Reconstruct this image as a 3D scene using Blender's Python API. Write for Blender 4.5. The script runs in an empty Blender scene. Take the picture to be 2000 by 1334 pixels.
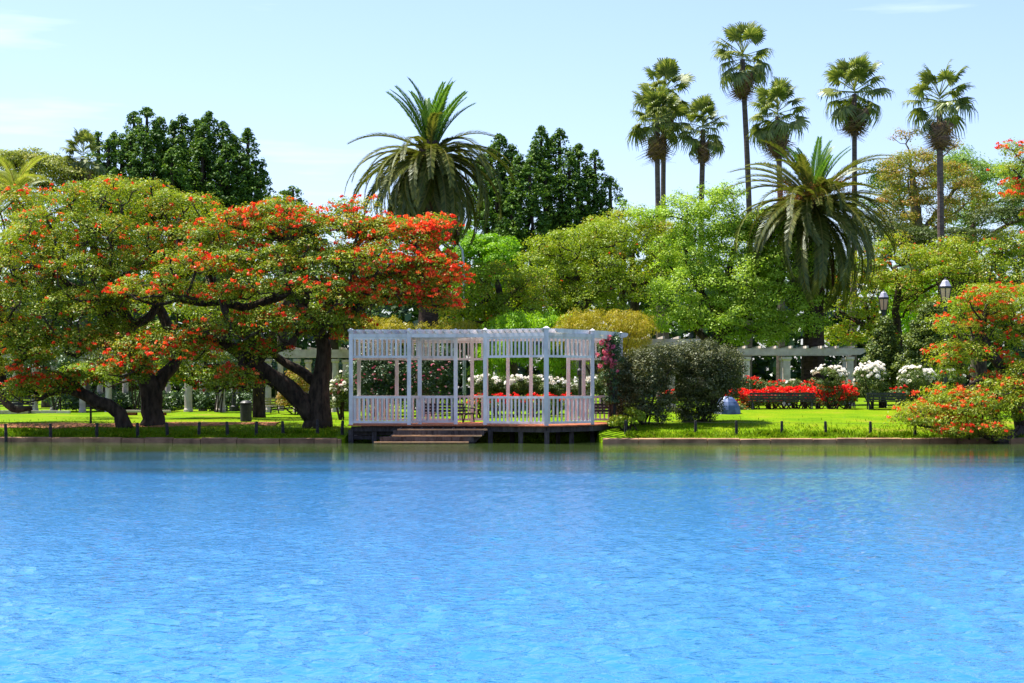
import bpy, math, random
import numpy as np
from mathutils import Vector, Matrix, Quaternion

random.seed(5)
RNG = np.random.default_rng(11)
scene = bpy.context.scene
COL = scene.collection

# ------------------------------------------------------------------ camera, sky, sun, exposure
F, HX, HY, EYE = 3575.0, 1000.0, 758.0, 2.0          # focal length in photo pixels, horizon, eye height over the water
cd = bpy.data.cameras.new("camera")
cam = bpy.data.objects.new("camera", cd); COL.objects.link(cam)
cam.location = (0, 0, EYE); cam.rotation_euler = (math.pi / 2, 0, 0)
cd.sensor_width = 36.0; cd.lens = 36.0 * F / 2000.0
cd.shift_y = (HY - 667.0) / 2000.0
cd.clip_start = 0.5; cd.clip_end = 5000.0
scene.camera = cam

SUN_AZ, SUN_EL = math.radians(-62), math.radians(65)    # azimuth from +Y (away from the camera), clockwise
w = bpy.data.worlds.new("World"); scene.world = w; w.use_nodes = True
nt = w.node_tree; nt.nodes.clear()
def wn(t, **k):
    n = nt.nodes.new(t)
    for a, b in k.items(): setattr(n, a, b)
    return n
wo = wn("ShaderNodeOutputWorld"); bg = wn("ShaderNodeBackground")
sky = wn("ShaderNodeTexSky", sky_type='NISHITA', sun_disc=False, sun_elevation=SUN_EL, sun_rotation=SUN_AZ,
         altitude=0.0, air_density=1.0, dust_density=1.1, ozone_density=1.3)
tc = wn("ShaderNodeTexCoord"); mp = wn("ShaderNodeMapping"); mp.inputs['Scale'].default_value = (1.0, 1.0, 9.0)
mp.inputs['Location'].default_value = (0.31, 0.1, 0.4)
cn = wn("ShaderNodeTexNoise"); cn.inputs['Scale'].default_value = 3.4; cn.inputs['Detail'].default_value = 6; cn.inputs['Roughness'].default_value = 0.55
cr = wn("ShaderNodeValToRGB"); cr.color_ramp.elements[0].position = 0.60; cr.color_ramp.elements[1].position = 0.85
cr.color_ramp.elements[0].color = (0, 0, 0, 1); cr.color_ramp.elements[1].color = (0.45, 0.45, 0.45, 1)
mx = wn("ShaderNodeMixRGB"); mx.inputs[2].default_value = (8.2, 8.6, 9.0, 1)
tint = wn("ShaderNodeMixRGB", blend_type='MULTIPLY'); tint.inputs[0].default_value = 1.0; tint.inputs[2].default_value = (0.92, 0.935, 1.15, 1)
nt.links.new(tc.outputs['Generated'], mp.inputs[0]); nt.links.new(mp.outputs[0], cn.inputs[0]); nt.links.new(cn.outputs[0], cr.inputs[0])
nt.links.new(sky.outputs[0], tint.inputs[1])
nt.links.new(cr.outputs[0], mx.inputs[0]); nt.links.new(tint.outputs[0], mx.inputs[1])
nt.links.new(mx.outputs[0], bg.inputs[0]); bg.inputs[1].default_value = 0.097; nt.links.new(bg.outputs[0], wo.inputs[0])

sd = bpy.data.lights.new("sun", 'SUN'); sd.energy = 5.0; sd.angle = math.radians(0.5); sd.color = (1.0, 0.95, 0.86)
sun = bpy.data.objects.new("sun", sd); COL.objects.link(sun)
to_sun = Vector((math.sin(SUN_AZ) * math.cos(SUN_EL), math.cos(SUN_AZ) * math.cos(SUN_EL), math.sin(SUN_EL)))
sun.rotation_euler = to_sun.to_track_quat('Z', 'Y').to_euler(); sun.location = (0, 60, 80)
vs = scene.view_settings
vs.view_transform = 'Standard'; vs.look = 'None'; vs.exposure = 1.22; vs.gamma = 1.0; vs.use_curve_mapping = False

# ------------------------------------------------------------------ helpers
def S(Y): return Y / F
def P(px, py, Y): return np.array([(px - HX) * Y / F, Y, EYE + (HY - py) * Y / F])
def X(px, Y): return (px - HX) * Y / F

LX = [66.0, 66.8, 72.0, 86.0, 120.0, 300.0]
LZ = [0.12, 0.17, 0.60, 0.86, 1.05, 1.4]
RX = [66.0, 66.8, 68.0, 72.0, 80.0, 90.0, 120.0, 300.0]
RZ = [0.12, 0.17, 0.29, 0.66, 1.05, 1.13, 1.2, 1.4]
SHX = [-900, -60, -18.6, -6.6, -6.15, -6.05, 3.15, 3.25, 3.7, 15, 22, 60, 900]
SHY = [95, 72, 68.0, 66.45, 66.4, 69.6, 69.6, 66.5, 66.45, 67.1, 67.6, 71, 95]
def shore(x): return np.interp(x, SHX, SHY)
def gz(x, Y):
    x = np.asarray(x, float); Y = np.asarray(Y, float)
    sh = np.interp(x, [-900, -60, -18.6, -6.6, 3.5, 15, 22, 60, 900], [95, 72, 68, 66.4, 66.4, 67.1, 67.6, 71, 95])
    yy = 66.4 + (Y - sh) * np.clip((90 - 66.4) / np.maximum(90 - sh, 8), 0, 2)
    yy = np.where(Y > 95, Y, np.minimum(yy, np.maximum(Y, 66.4)))
    l = np.interp(yy, LX, LZ); r = np.interp(yy, RX, RZ)
    t = np.clip((x + 5) / 9.0, 0, 1)
    z = l * (1 - t) + r * t
    under = (x > -6.4) & (x < 4.7) & (Y < 73.9)
    return np.where(under, np.minimum(z, 0.46), z)
def G(px, Y):
    x = X(px, Y); return np.array([x, Y, float(gz(x, Y))])

def nodes_of(m):
    m.use_nodes = True; t = m.node_tree; t.nodes.clear(); return t
def mat(name, c1, c2=None, scale=8.0, rough=0.7, spec=0.3, bump=0.0, bscale=None, metal=0.0, stretch=(1, 1, 1), detail=5, lo=0.35, hi=0.65):
    m = bpy.data.materials.new(name); t = nodes_of(m); N = t.nodes.new; L = t.links.new
    o = N("ShaderNodeOutputMaterial"); b = N("ShaderNodeBsdfPrincipled"); L(b.outputs[0], o.inputs[0])
    b.inputs['Roughness'].default_value = rough; b.inputs['Metallic'].default_value = metal
    b.inputs['Specular IOR Level'].default_value = spec
    g = N("ShaderNodeTexCoord"); mpn = N("ShaderNodeMapping"); mpn.inputs['Scale'].default_value = stretch
    L(g.outputs['Object'], mpn.inputs[0])
    n = N("ShaderNodeTexNoise"); n.inputs['Scale'].default_value = scale; n.inputs['Detail'].default_value = detail; n.inputs['Roughness'].default_value = 0.6
    L(mpn.outputs[0], n.inputs[0])
    r = N("ShaderNodeValToRGB"); r.color_ramp.elements[0].position = lo; r.color_ramp.elements[1].position = hi
    r.color_ramp.elements[0].color = (*c1, 1); r.color_ramp.elements[1].color = (*(c2 or c1), 1)
    L(n.outputs[0], r.inputs[0]); L(r.outputs[0], b.inputs['Base Color'])
    oi = N("ShaderNodeObjectInfo"); ov = N("ShaderNodeMapRange"); L(oi.outputs['Random'], ov.inputs[0]); ov.inputs[3].default_value = .84; ov.inputs[4].default_value = 1.06
    om = N("ShaderNodeMixRGB"); om.blend_type = 'MULTIPLY'; om.inputs[0].default_value = 1.0; L(r.outputs[0], om.inputs[1]); L(ov.outputs[0], om.inputs[2]); L(om.outputs[0], b.inputs['Base Color'])
    if bump:
        n2 = N("ShaderNodeTexNoise"); n2.inputs['Scale'].default_value = bscale or scale * 2; n2.inputs['Detail'].default_value = 4
        L(mpn.outputs[0], n2.inputs[0]); bp = N("ShaderNodeBump"); bp.inputs['Strength'].default_value = 0.6; bp.inputs['Distance'].default_value = bump
        L(n2.outputs[0], bp.inputs['Height']); L(bp.outputs[0], b.inputs['Normal'])
    return m
def leafmat(name, cols, trans=0.40, gloss=0.10, rough=0.45, tboost=(1.25, 1.3, 0.6)):
    """cols: list of (position, rgb) over each leaf's own random tint."""
    m = bpy.data.materials.new(name); t = nodes_of(m); N = t.nodes.new; L = t.links.new
    o = N("ShaderNodeOutputMaterial")
    a = N("ShaderNodeAttribute"); a.attribute_name = "tint"
    r = N("ShaderNodeValToRGB"); e = r.color_ramp.elements
    while len(e) < len(cols): e.new(0.5)
    for i, (p, c) in enumerate(cols): e[i].position = p; e[i].color = (*c, 1)
    L(a.outputs['Fac'], r.inputs[0])
    d = N("ShaderNodeBsdfDiffuse"); tr = N("ShaderNodeBsdfTranslucent"); gl = N("ShaderNodeBsdfGlossy"); gl.inputs['Roughness'].default_value = rough
    gl.inputs['Color'].default_value = (0.8, 0.85, 0.8, 1)
    mu = N("ShaderNodeMixRGB"); mu.blend_type = 'MULTIPLY'; mu.inputs[0].default_value = 1; mu.inputs[2].default_value = (*tboost, 1)
    L(r.outputs[0], d.inputs[0]); L(r.outputs[0], mu.inputs[1]); L(mu.outputs[0], tr.inputs[0])
    m1 = N("ShaderNodeMixShader"); m1.inputs[0].default_value = trans; L(d.outputs[0], m1.inputs[1]); L(tr.outputs[0], m1.inputs[2])
    m2 = N("ShaderNodeMixShader"); m2.inputs[0].default_value = gloss
    m2.inputs[0].default_value = gloss * .22
    L(m1.outputs[0], m2.inputs[1]); L(gl.outputs[0], m2.inputs[2]); L(m2.outputs[0], o.inputs[0])
    return m

def thing(name, label, cat, loc=(0, 0, 0), group=None):
    o = bpy.data.objects.new(name, None); COL.objects.link(o); o.empty_display_size = 0.2
    o.location = [float(v) for v in loc]; o['label'] = label; o['category'] = cat
    if group: o['group'] = group
    return o
def tag(o, label, cat, group=None):
    o['label'] = label; o['category'] = cat
    if group: o['group'] = group
    return o
def root_of(o):
    while o.parent: o = o.parent
    return o
def link(name, me, parent=None, kind=None):
    o = bpy.data.objects.new(name, me); COL.objects.link(o)
    if parent: o.parent = parent
    if kind: o['kind'] = kind
    return o
def off(parent):
    return np.array(root_of(parent).location) if parent else np.zeros(3)

class MB:
    """collects shapes in world coordinates; build() links them as one mesh object"""
    def __init__(s): s.v = []; s.f = []; s.sm = False
    def add(s, vs_, fs):
        b = len(s.v); s.v += [tuple(float(c) for c in q) for q in vs_]; s.f += [tuple(b + i for i in q) for q in fs]
    def box(s, c, d, rz=0.0):
        x, y, z = d[0] / 2, d[1] / 2, d[2] / 2; ca, sa = math.cos(rz), math.sin(rz)
        q = []
        for k in ((-x, -y, -z), (x, -y, -z), (x, y, -z), (-x, y, -z), (-x, -y, z), (x, -y, z), (x, y, z), (-x, y, z)):
            q.append((c[0] + k[0] * ca - k[1] * sa, c[1] + k[0] * sa + k[1] * ca, c[2] + k[2]))
        s.add(q, [(0, 3, 2, 1), (4, 5, 6, 7), (0, 1, 5, 4), (1, 2, 6, 5), (2, 3, 7, 6), (3, 0, 4, 7)])
    def bar(s, a, b, wd, ht, up=(0, 0, 1)):
        a = Vector(a); b = Vector(b); d = (b - a).normalized(); u = Vector(up)
        if abs(d.dot(u)) > 0.98: u = Vector((0, 1, 0))
        sd_ = d.cross(u).normalized() * (wd / 2); u2 = sd_.normalized().cross(d).normalized() * (ht / 2)
        q = [a - sd_ - u2, a + sd_ - u2, a + sd_ + u2, a - sd_ + u2, b - sd_ - u2, b + sd_ - u2, b + sd_ + u2, b - sd_ + u2]
        s.add(q, [(0, 1, 2, 3), (7, 6, 5, 4), (0, 4, 5, 1), (1, 5, 6, 2), (2, 6, 7, 3), (3, 7, 4, 0)])
    def tube(s, pts, rad, n=8, wob=0.0, caps=True):
        pts = [Vector([float(c) for c in p]) for p in pts]; b = len(s.v); m = len(pts)
        d0 = (pts[1] - pts[0]).normalized(); u = Vector((1, 0, 0)) if abs(d0.x) < 0.9 else Vector((0, 1, 0))
        u = (u - d0 * u.dot(d0)).normalized()
        ph = random.random() * 6.28
        for i, p in enumerate(pts):
            d = (pts[min(i + 1, m - 1)] - pts[max(i - 1, 0)]).normalized()
            u = (u - d * u.dot(d)).normalized(); v_ = d.cross(u)
            for k in range(n):
                a = 2 * math.pi * k / n
                r = rad[i] * (1 + wob * (math.sin(3 * a + ph + i * .21) * .5 + math.sin(5 * a - ph + i * .13) * .35 + random.uniform(-.35, .35)))
                q = p + (u * math.cos(a) + v_ * math.sin(a)) * r; s.v.append(tuple(q))
        for i in range(m - 1):
            for k in range(n):
                k2 = (k + 1) % n
                s.f.append((b + i * n + k, b + i * n + k2, b + (i + 1) * n + k2, b + (i + 1) * n + k))
        if caps:
            s.f.append(tuple(b + k for k in reversed(range(n)))); s.f.append(tuple(b + (m - 1) * n + k for k in range(n)))
    def lathe(s, c, prof, n=12, rz=0.0):
        b = len(s.v)
        for (r, z) in prof:
            for k in range(n):
                a = 2 * math.pi * k / n + rz; s.v.append((c[0] + r * math.cos(a), c[1] + r * math.sin(a), c[2] + z))
        for i in range(len(prof) - 1):
            for k in range(n):
                k2 = (k + 1) % n; s.f.append((b + i * n + k, b + i * n + k2, b + (i + 1) * n + k2, b + (i + 1) * n + k))
        s.f.append(tuple(b + k for k in reversed(range(n)))); s.f.append(tuple(b + (len(prof) - 1) * n + k for k in range(n)))
    def mesh(s, name, m, o=(0, 0, 0), smooth=False):
        me = bpy.data.meshes.new(name)
        v = np.array(s.v, float).reshape(-1, 3) - np.array(o)
        me.from_pydata([tuple(q) for q in v], [], s.f); me.update()
        if m: me.materials.append(m)
        if smooth: me.polygons.foreach_set("use_smooth", [True] * len(me.polygons))
        return me
    def build(s, name, m, parent=None, smooth=False, kind=None):
        return link(name, s.mesh(name, m, off(parent), smooth), parent, kind)

def quads(name, V, tint, m, parent=None, kind=None, origin=None):
    """V: (N,4,3) one quad per leaf, tint: (N,)"""
    N = len(V); o = off(parent) if origin is None else np.array(origin)
    me = bpy.data.meshes.new(name)
    me.vertices.add(N * 4); me.loops.add(N * 4); me.polygons.add(N)
    me.vertices.foreach_set("co", (V.reshape(-1, 3) - o).astype(np.float32).ravel())
    me.loops.foreach_set("vertex_index", np.arange(N * 4, dtype=np.int32))
    me.polygons.foreach_set("loop_start", np.arange(0, N * 4, 4, dtype=np.int32))
    me.update(calc_edges=True)
    at = me.attributes.new("tint", 'FLOAT', 'FACE'); at.data.foreach_set("value", np.clip(tint, 0, 1).astype(np.float32))
    me.materials.append(m)
    return link(name, me, parent, kind)
def unit(v): return v / np.maximum(np.linalg.norm(v, axis=-1, keepdims=True), 1e-9)
def leaf_quads(p, n, ln, asp=0.5, t=None):
    N = len(p)
    if t is None: t = RNG.normal(size=(N, 3))
    n = unit(n); t = unit(t - n * (t * n).sum(1, keepdims=True)); b = np.cross(n, t)
    ln = np.broadcast_to(np.asarray(ln, float), (N,))[:, None]; wd = ln * asp
    return np.stack([p - t * ln * .5, p + b * wd * .5 - t * ln * .05, p + t * ln * .5 - n * ln * .12, p - b * wd * .5 - t * ln * .05], 1)
def leaves(name, p, n, ln, tintv, m, parent, asp=0.5, t=None, kind=None):
    return quads(name, leaf_quads(p, n, ln, asp, t), tintv, m, parent, kind)

def pad_points(C, R, n, low=0.35, inner=0.55):
    """n leaf points about each pad centre C (k,3) with half sizes R (k,3): a cushion with a ragged, thinner underside"""
    k = len(C); d = unit(RNG.normal(size=(k, n, 3)))
    flip = (d[..., 2] < 0) & (RNG.random((k, n)) > low); d[..., 2] = np.where(flip, -d[..., 2], d[..., 2])
    r = inner + (1 - inner) * RNG.random((k, n, 1)) ** 0.6
    r = r * (0.86 + 0.28 * RNG.random((k, n, 1)))
    dz = d.copy(); dz[..., 2] = np.where(dz[..., 2] < 0, dz[..., 2] * 0.6, dz[..., 2])
    p = C[:, None] + dz * r * R[:, None]
    nr = d * 0.9 + RNG.normal(size=d.shape) * 0.42 + np.array([0, 0, 0.5])
    return p.reshape(-1, 3), nr.reshape(-1, 3)

def lobe_pads(lobes, Y):
    """pads over the shells of the lobes; lobe = (px, py, rx, ry, dY, depth, count)"""
    out = []
    for (px, py, rx, ry, dy, dep, cnt) in lobes:
        Yc = Y + dy; c = P(px, py, Yc); R = np.array([rx * S(Yc), dep, ry * S(Yc)])
        pts = []
        for _ in range(cnt):
            best = None; bd = -1
            for _k in range(9):
                d = unit(RNG.normal(size=3))
                if d[2] < -0.55: d[2] = -d[2]
                r = 0.55 + 0.45 * RNG.random() ** 0.5
                if d[1] > 0.75 and RNG.random() < 0.5: d[1] = -d[1]
                q = c + d * r * R
                dd = min([np.linalg.norm((q - o) / R) for o in pts] or [9])
                if dd > bd: bd = dd; best = q
            pts.append(best)
        out += pts
    return np.array(out)

def smooth_line(pts, step=0.3):
    """Catmull-Rom through points (x, y, z, r)"""
    pts = [np.array(p, float) for p in pts]; q = [2 * pts[0] - pts[1]] + pts + [2 * pts[-1] - pts[-2]]; out = []
    for i in range(1, len(q) - 2):
        L_ = np.linalg.norm((q[i + 1] - q[i])[:3]); m = max(2, int(L_ / step))
        for k in range(m):
            t = k / m
            out.append(.5 * ((2 * q[i]) + (-q[i - 1] + q[i + 1]) * t + (2 * q[i - 1] - 5 * q[i] + 4 * q[i + 1] - q[i + 2]) * t * t + (-q[i - 1] + 3 * q[i] - 3 * q[i + 1] + q[i + 2]) * t ** 3))
    out.append(pts[-1]); return out

def skeleton(mb, limbs, pads, r_tip=0.025, expo=0.45, crook=0.16, attach_z=None, rmax=0.2, twigs=3, pad_r=0.6):
    """limbs: polylines of (x,y,z,r); every pad is joined by a crooked branch to the nearest wood below it"""
    pos = []; par = []; cnt = []; ok = []; rad = []
    for ln in limbs:
        pl = smooth_line(ln, 0.25)
        for q in pl: q[:3] += RNG.normal(size=3) * 0.02
        mb.tube([q[:3] for q in pl], [max(q[3], .02) for q in pl], 10, wob=0.10)
        for i, q in enumerate(pl):
            pos.append(q[:3]); par.append(-1); cnt.append(0); rad.append(q[3])
            ok.append(attach_z is None or q[2] > attach_z)
    pos = list(pos); chains = []
    if len(pads):
        ref = np.array([p for p, o_ in zip(pos, ok) if o_])
        dist = np.array([np.min(np.linalg.norm(ref - p, axis=1)) for p in pads])
        for i in np.argsort(dist):
            p = pads[i]; A = np.array(pos); d = np.linalg.norm(A - p, axis=1)
            cost = d + 1.2 * np.maximum(0, A[:, 2] - p[2] + .1) + np.where(np.array(ok), 0, 1e3)
            j = int(np.argmin(cost)); a = pos[j]; L_ = d[j]; m = max(2, int(L_ / 0.45))
            side = unit(RNG.normal(size=3)); amp = crook * L_; seq = [j]
            for k in range(1, m + 1):
                t = k / m
                q = a + (p - a) * t + side * amp * math.sin(math.pi * t) + np.array([0, 0, -0.10 * L_ * math.sin(math.pi * t)])
                if k < m: q = q + RNG.normal(size=3) * 0.05
                pos.append(q); par.append(seq[-1]); cnt.append(0); ok.append(True); rad.append(0); seq.append(len(pos) - 1)
            chains.append(seq); k = seq[-1]
            while k >= 0: cnt[k] += 1; k = par[k]
    for seq in chains:
        rr = [min(rmax, r_tip * cnt[k] ** expo) for k in seq[1:]]; rr = [rr[0] * 1.1] + rr
        mb.tube([pos[k] for k in seq], rr, 6, caps=False)
    for p in pads:
        for _ in range(twigs):
            d = unit(RNG.normal(size=3)); d[2] = abs(d[2]) * .6
            q = p + d * pad_r * 0.75; mid = (p + q) / 2 + RNG.normal(size=3) * .06
            mb.tube([p, mid, q], [r_tip * .7, r_tip * .5, r_tip * .25], 3, caps=False)

def flower_quads(C, k, rad, ln):
    """k petals about every cluster centre"""
    n = len(C); d = unit(RNG.normal(size=(n, k, 3))); d[..., 2] = np.abs(d[..., 2]) * .9 - .2
    p = (C[:, None] + d * rad * (0.35 + .65 * RNG.random((n, k, 1)))).reshape(-1, 3)
    return leaf_quads(p, d.reshape(-1, 3) + RNG.normal(size=(n * k, 3)) * .35, ln * (0.7 + .6 * RNG.random(n * k)), 0.6)

# ------------------------------------------------------------------ materials
M = {}
M['white'] = mat('white_paint', (0.50, 0.475, 0.455), (0.76, 0.735, 0.72), 2.6, 0.55, 0.3, bump=.002, stretch=(1.3, 1.3, .5), detail=8, lo=.28, hi=.55)
M['cream'] = mat('cream_render', (0.42, 0.35, 0.30), (0.60, 0.52, 0.46), 3, 0.85, 0.2, bump=.006, bscale=14)
M['deck'] = mat('deck_wood', (0.42, 0.12, 0.045), (0.58, 0.20, 0.08), 6, 0.65, 0.25, bump=.003, stretch=(6, .6, 6))
M['tread'] = mat('tread_wood', (0.42, 0.22, 0.10), (0.62, 0.38, 0.20), 6, 0.7, 0.25, bump=.003, stretch=(.6, 5, 5))
M['dark_wood'] = mat('dark_timber', (0.035, 0.027, 0.024), (0.10, 0.085, 0.08), 5, 0.85, 0.2, bump=.006, stretch=(2, 2, .6))
M['bark'] = mat('bark_dark', (0.022, 0.016, 0.012), (0.085, 0.06, 0.042), 5, 0.92, 0.15, bump=.03, bscale=9, stretch=(1.4, 1.4, .5))
M['bark_grey'] = mat('bark_grey', (0.07, 0.055, 0.04), (0.17, 0.14, 0.11), 6, 0.92, 0.15, bump=.02, bscale=12, stretch=(1.4, 1.4, .5))
M['palm_bark'] = mat('palm_bark', (0.03, 0.02, 0.015), (0.095, 0.062, 0.048), 3, 0.95, 0.1, bump=.03, bscale=10, stretch=(1, 1, 4))
M['fan_trunk'] = mat('fan_palm_trunk', (0.085, 0.06, 0.055), (0.17, 0.125, 0.11), 2, 0.92, 0.1, bump=.02, stretch=(1, 1, 5))
M['black'] = mat('black_iron', (0.012, 0.012, 0.014), (0.03, 0.03, 0.033), 10, 0.5, 0.4)
M['bench_wood'] = mat('dark_bench_wood', (0.018, 0.02, 0.025), (0.045, 0.045, 0.05), 6, 0.6, 0.3)
M['grey_wood'] = mat('pale_bench_wood', (0.30, 0.27, 0.24), (0.45, 0.41, 0.37), 5, 0.7, 0.3, stretch=(1, 6, 6))
M['lamp_glass'] = mat('lamp_glass', (0.62, 0.36, 0.22), (0.72, 0.46, 0.30), 3, 0.4, 0.25)
M['lamp_roof'] = mat('lamp_roof', (0.30, 0.29, 0.34), (0.5, 0.49, 0.56), 5, 0.25, 0.6)
M['kerb'] = mat('kerb_stone', (0.13, 0.07, 0.04), (0.40, 0.23, 0.125), 1.6, 0.9, 0.2, bump=.02, bscale=8, lo=.3, hi=.7)
M['path'] = mat('red_earth', (0.34, 0.13, 0.055), (0.52, 0.24, 0.11), 2.5, 0.95, 0.1, bump=.01)
M['post'] = mat('fence_post_wood', (0.018, 0.018, 0.02), (0.06, 0.055, 0.05), 8, 0.85, 0.2)
M['brick'] = mat('red_brick', (0.30, 0.08, 0.05), (0.42, 0.14, 0.09), 8, 0.9, 0.2)
M['stone_top'] = mat('pale_stone', (0.48, 0.42, 0.36), (0.62, 0.56, 0.50), 5, 0.85, 0.2)
M['tent'] = mat('blue_cloth', (0.025, 0.05, 0.14), (0.09, 0.15, 0.30), 3, 0.55, 0.4)
M['tent_glare'] = mat('cloth_glare', (0.28, 0.33, 0.42), (0.45, 0.5, 0.58), 3, 0.5, 0.4)  # white glare on the blue cover, painted as one paler panel
M['metal'] = mat('grey_metal', (0.30, 0.34, 0.38), (0.42, 0.46, 0.5), 5, 0.35, 0.5, metal=.6)
M['rock'] = mat('bank_rock', (0.13, 0.10, 0.085), (0.34, 0.27, 0.22), 3, 0.9, 0.2, bump=.03)

M['ceibo'] = leafmat('coral_tree_leaf', [(0, (.09, .145, .010)), (.45, (.205, .28, .014)), (.75, (.31, .35, .02)), (1, (.42, .25, .03))])
M['ceibo_green'] = leafmat('green_coral_leaf', [(0, (.11, .17, .010)), (.5, (.22, .31, .014)), (.85, (.33, .37, .02)), (1, (.36, .26, .035))])
M['bright'] = leafmat('bright_leaf', [(0, (.10, .19, .012)), (.5, (.235, .38, .026)), (1, (.38, .50, .055))])
M['conifer'] = leafmat('conifer_leaf', [(0, (.022, .06, .014)), (.5, (.08, .165, .018)), (1, (.20, .30, .02))], trans=.25, gloss=.08)
M['yellowgreen'] = leafmat('yellow_green_leaf', [(0, (.15, .19, .03)), (.5, (.26, .30, .05)), (1, (.38, .34, .09))])
M['lime'] = leafmat('lime_leaf', [(0, (.14, .30, .01)), (.5, (.24, .44, .012)), (1, (.36, .52, .02))], trans=.45)
M['ochre'] = leafmat('ochre_leaf', [(0, (.20, .19, .02)), (.5, (.38, .33, .02)), (1, (.44, .28, .03))], trans=.3)
M['shrub'] = leafmat('dark_shrub_leaf', [(0, (.03, .04, .015)), (.5, (.085, .10, .035)), (1, (.22, .21, .09))], trans=.2, gloss=.12, rough=.45)
M['cone'] = leafmat('cone_shrub_leaf', [(0, (.03, .06, .010)), (.5, (.09, .135, .016)), (1, (.24, .28, .035))], trans=.25, gloss=.12, rough=.45)
M['hedge'] = leafmat('hedge_leaf', [(0, (.02, .05, .014)), (.5, (.045, .10, .022)), (1, (.10, .18, .04))], trans=.2, gloss=.25)
M['rose_leaf'] = leafmat('rose_leaf', [(0, (.03, .06, .015)), (.5, (.09, .14, .025)), (1, (.22, .24, .06))], trans=.25)
M['rust'] = leafmat('rusty_leaf', [(0, (.11, .16, .02)), (.45, (.22, .24, .03)), (.78, (.34, .24, .04)), (1, (.38, .17, .04))])
M['pale'] = leafmat('pale_green_leaf', [(0, (.12, .22, .03)), (.5, (.22, .34, .06)), (1, (.32, .42, .10))], trans=.45)
M['flat_dark'] = leafmat('flat_dark_leaf', [(0, (.02, .035, .008)), (.5, (.055, .085, .012)), (1, (.12, .15, .02))], trans=.15)
M['frond'] = leafmat('date_palm_leaf', [(0, (.045, .065, .010)), (.5, (.105, .125, .02)), (1, (.21, .19, .045))], trans=.3, gloss=.12, rough=.4)
M['frond_up'] = leafmat('young_palm_leaf', [(0, (.04, .11, .012)), (.5, (.09, .19, .022)), (1, (.16, .26, .04))], trans=.4, gloss=.16, rough=.4)
M['frond_dead'] = leafmat('dead_palm_leaf', [(0, (.06, .03, .018)), (.5, (.13, .065, .035)), (1, (.22, .12, .065))], trans=.15)
M['fan'] = leafmat('fan_palm_leaf', [(0, (.06, .095, .02)), (.5, (.13, .17, .035)), (1, (.28, .29, .08))], trans=.3, gloss=.16)
M['fan_dead'] = leafmat('dead_fan_leaf', [(0, (.10, .06, .04)), (.5, (.22, .12, .07)), (1, (.34, .21, .12))], trans=.15)
M['red'] = leafmat('coral_blossom', [(0, (.62, .02, .008)), (.5, (.84, .075, .014)), (1, (.84, .24, .04))], trans=.45, gloss=.1, tboost=(1.2, 1, 1))
M['redrose'] = leafmat('red_rose', [(0, (.60, .006, .01)), (.5, (.82, .014, .014)), (1, (.85, .06, .02))], trans=.45, gloss=.1, tboost=(1.2, 1, 1))
M['pinkrose'] = leafmat('pink_rose', [(0, (.60, .06, .14)), (.5, (.72, .16, .26)), (1, (.80, .45, .45))], trans=.3, gloss=.1, tboost=(1.1, 1, 1))
M['whiterose'] = leafmat('white_rose', [(0, (.84, .74, .58)), (.5, (.88, .84, .76)), (1, (.90, .88, .85))], trans=.45, gloss=.1, tboost=(1, 1, 1))
M['orangefruit'] = leafmat('palm_fruit', [(0, (.42, .10, .02)), (.5, (.55, .19, .03)), (1, (.60, .30, .06))], trans=.2, tboost=(1, 1, 1))

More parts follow.
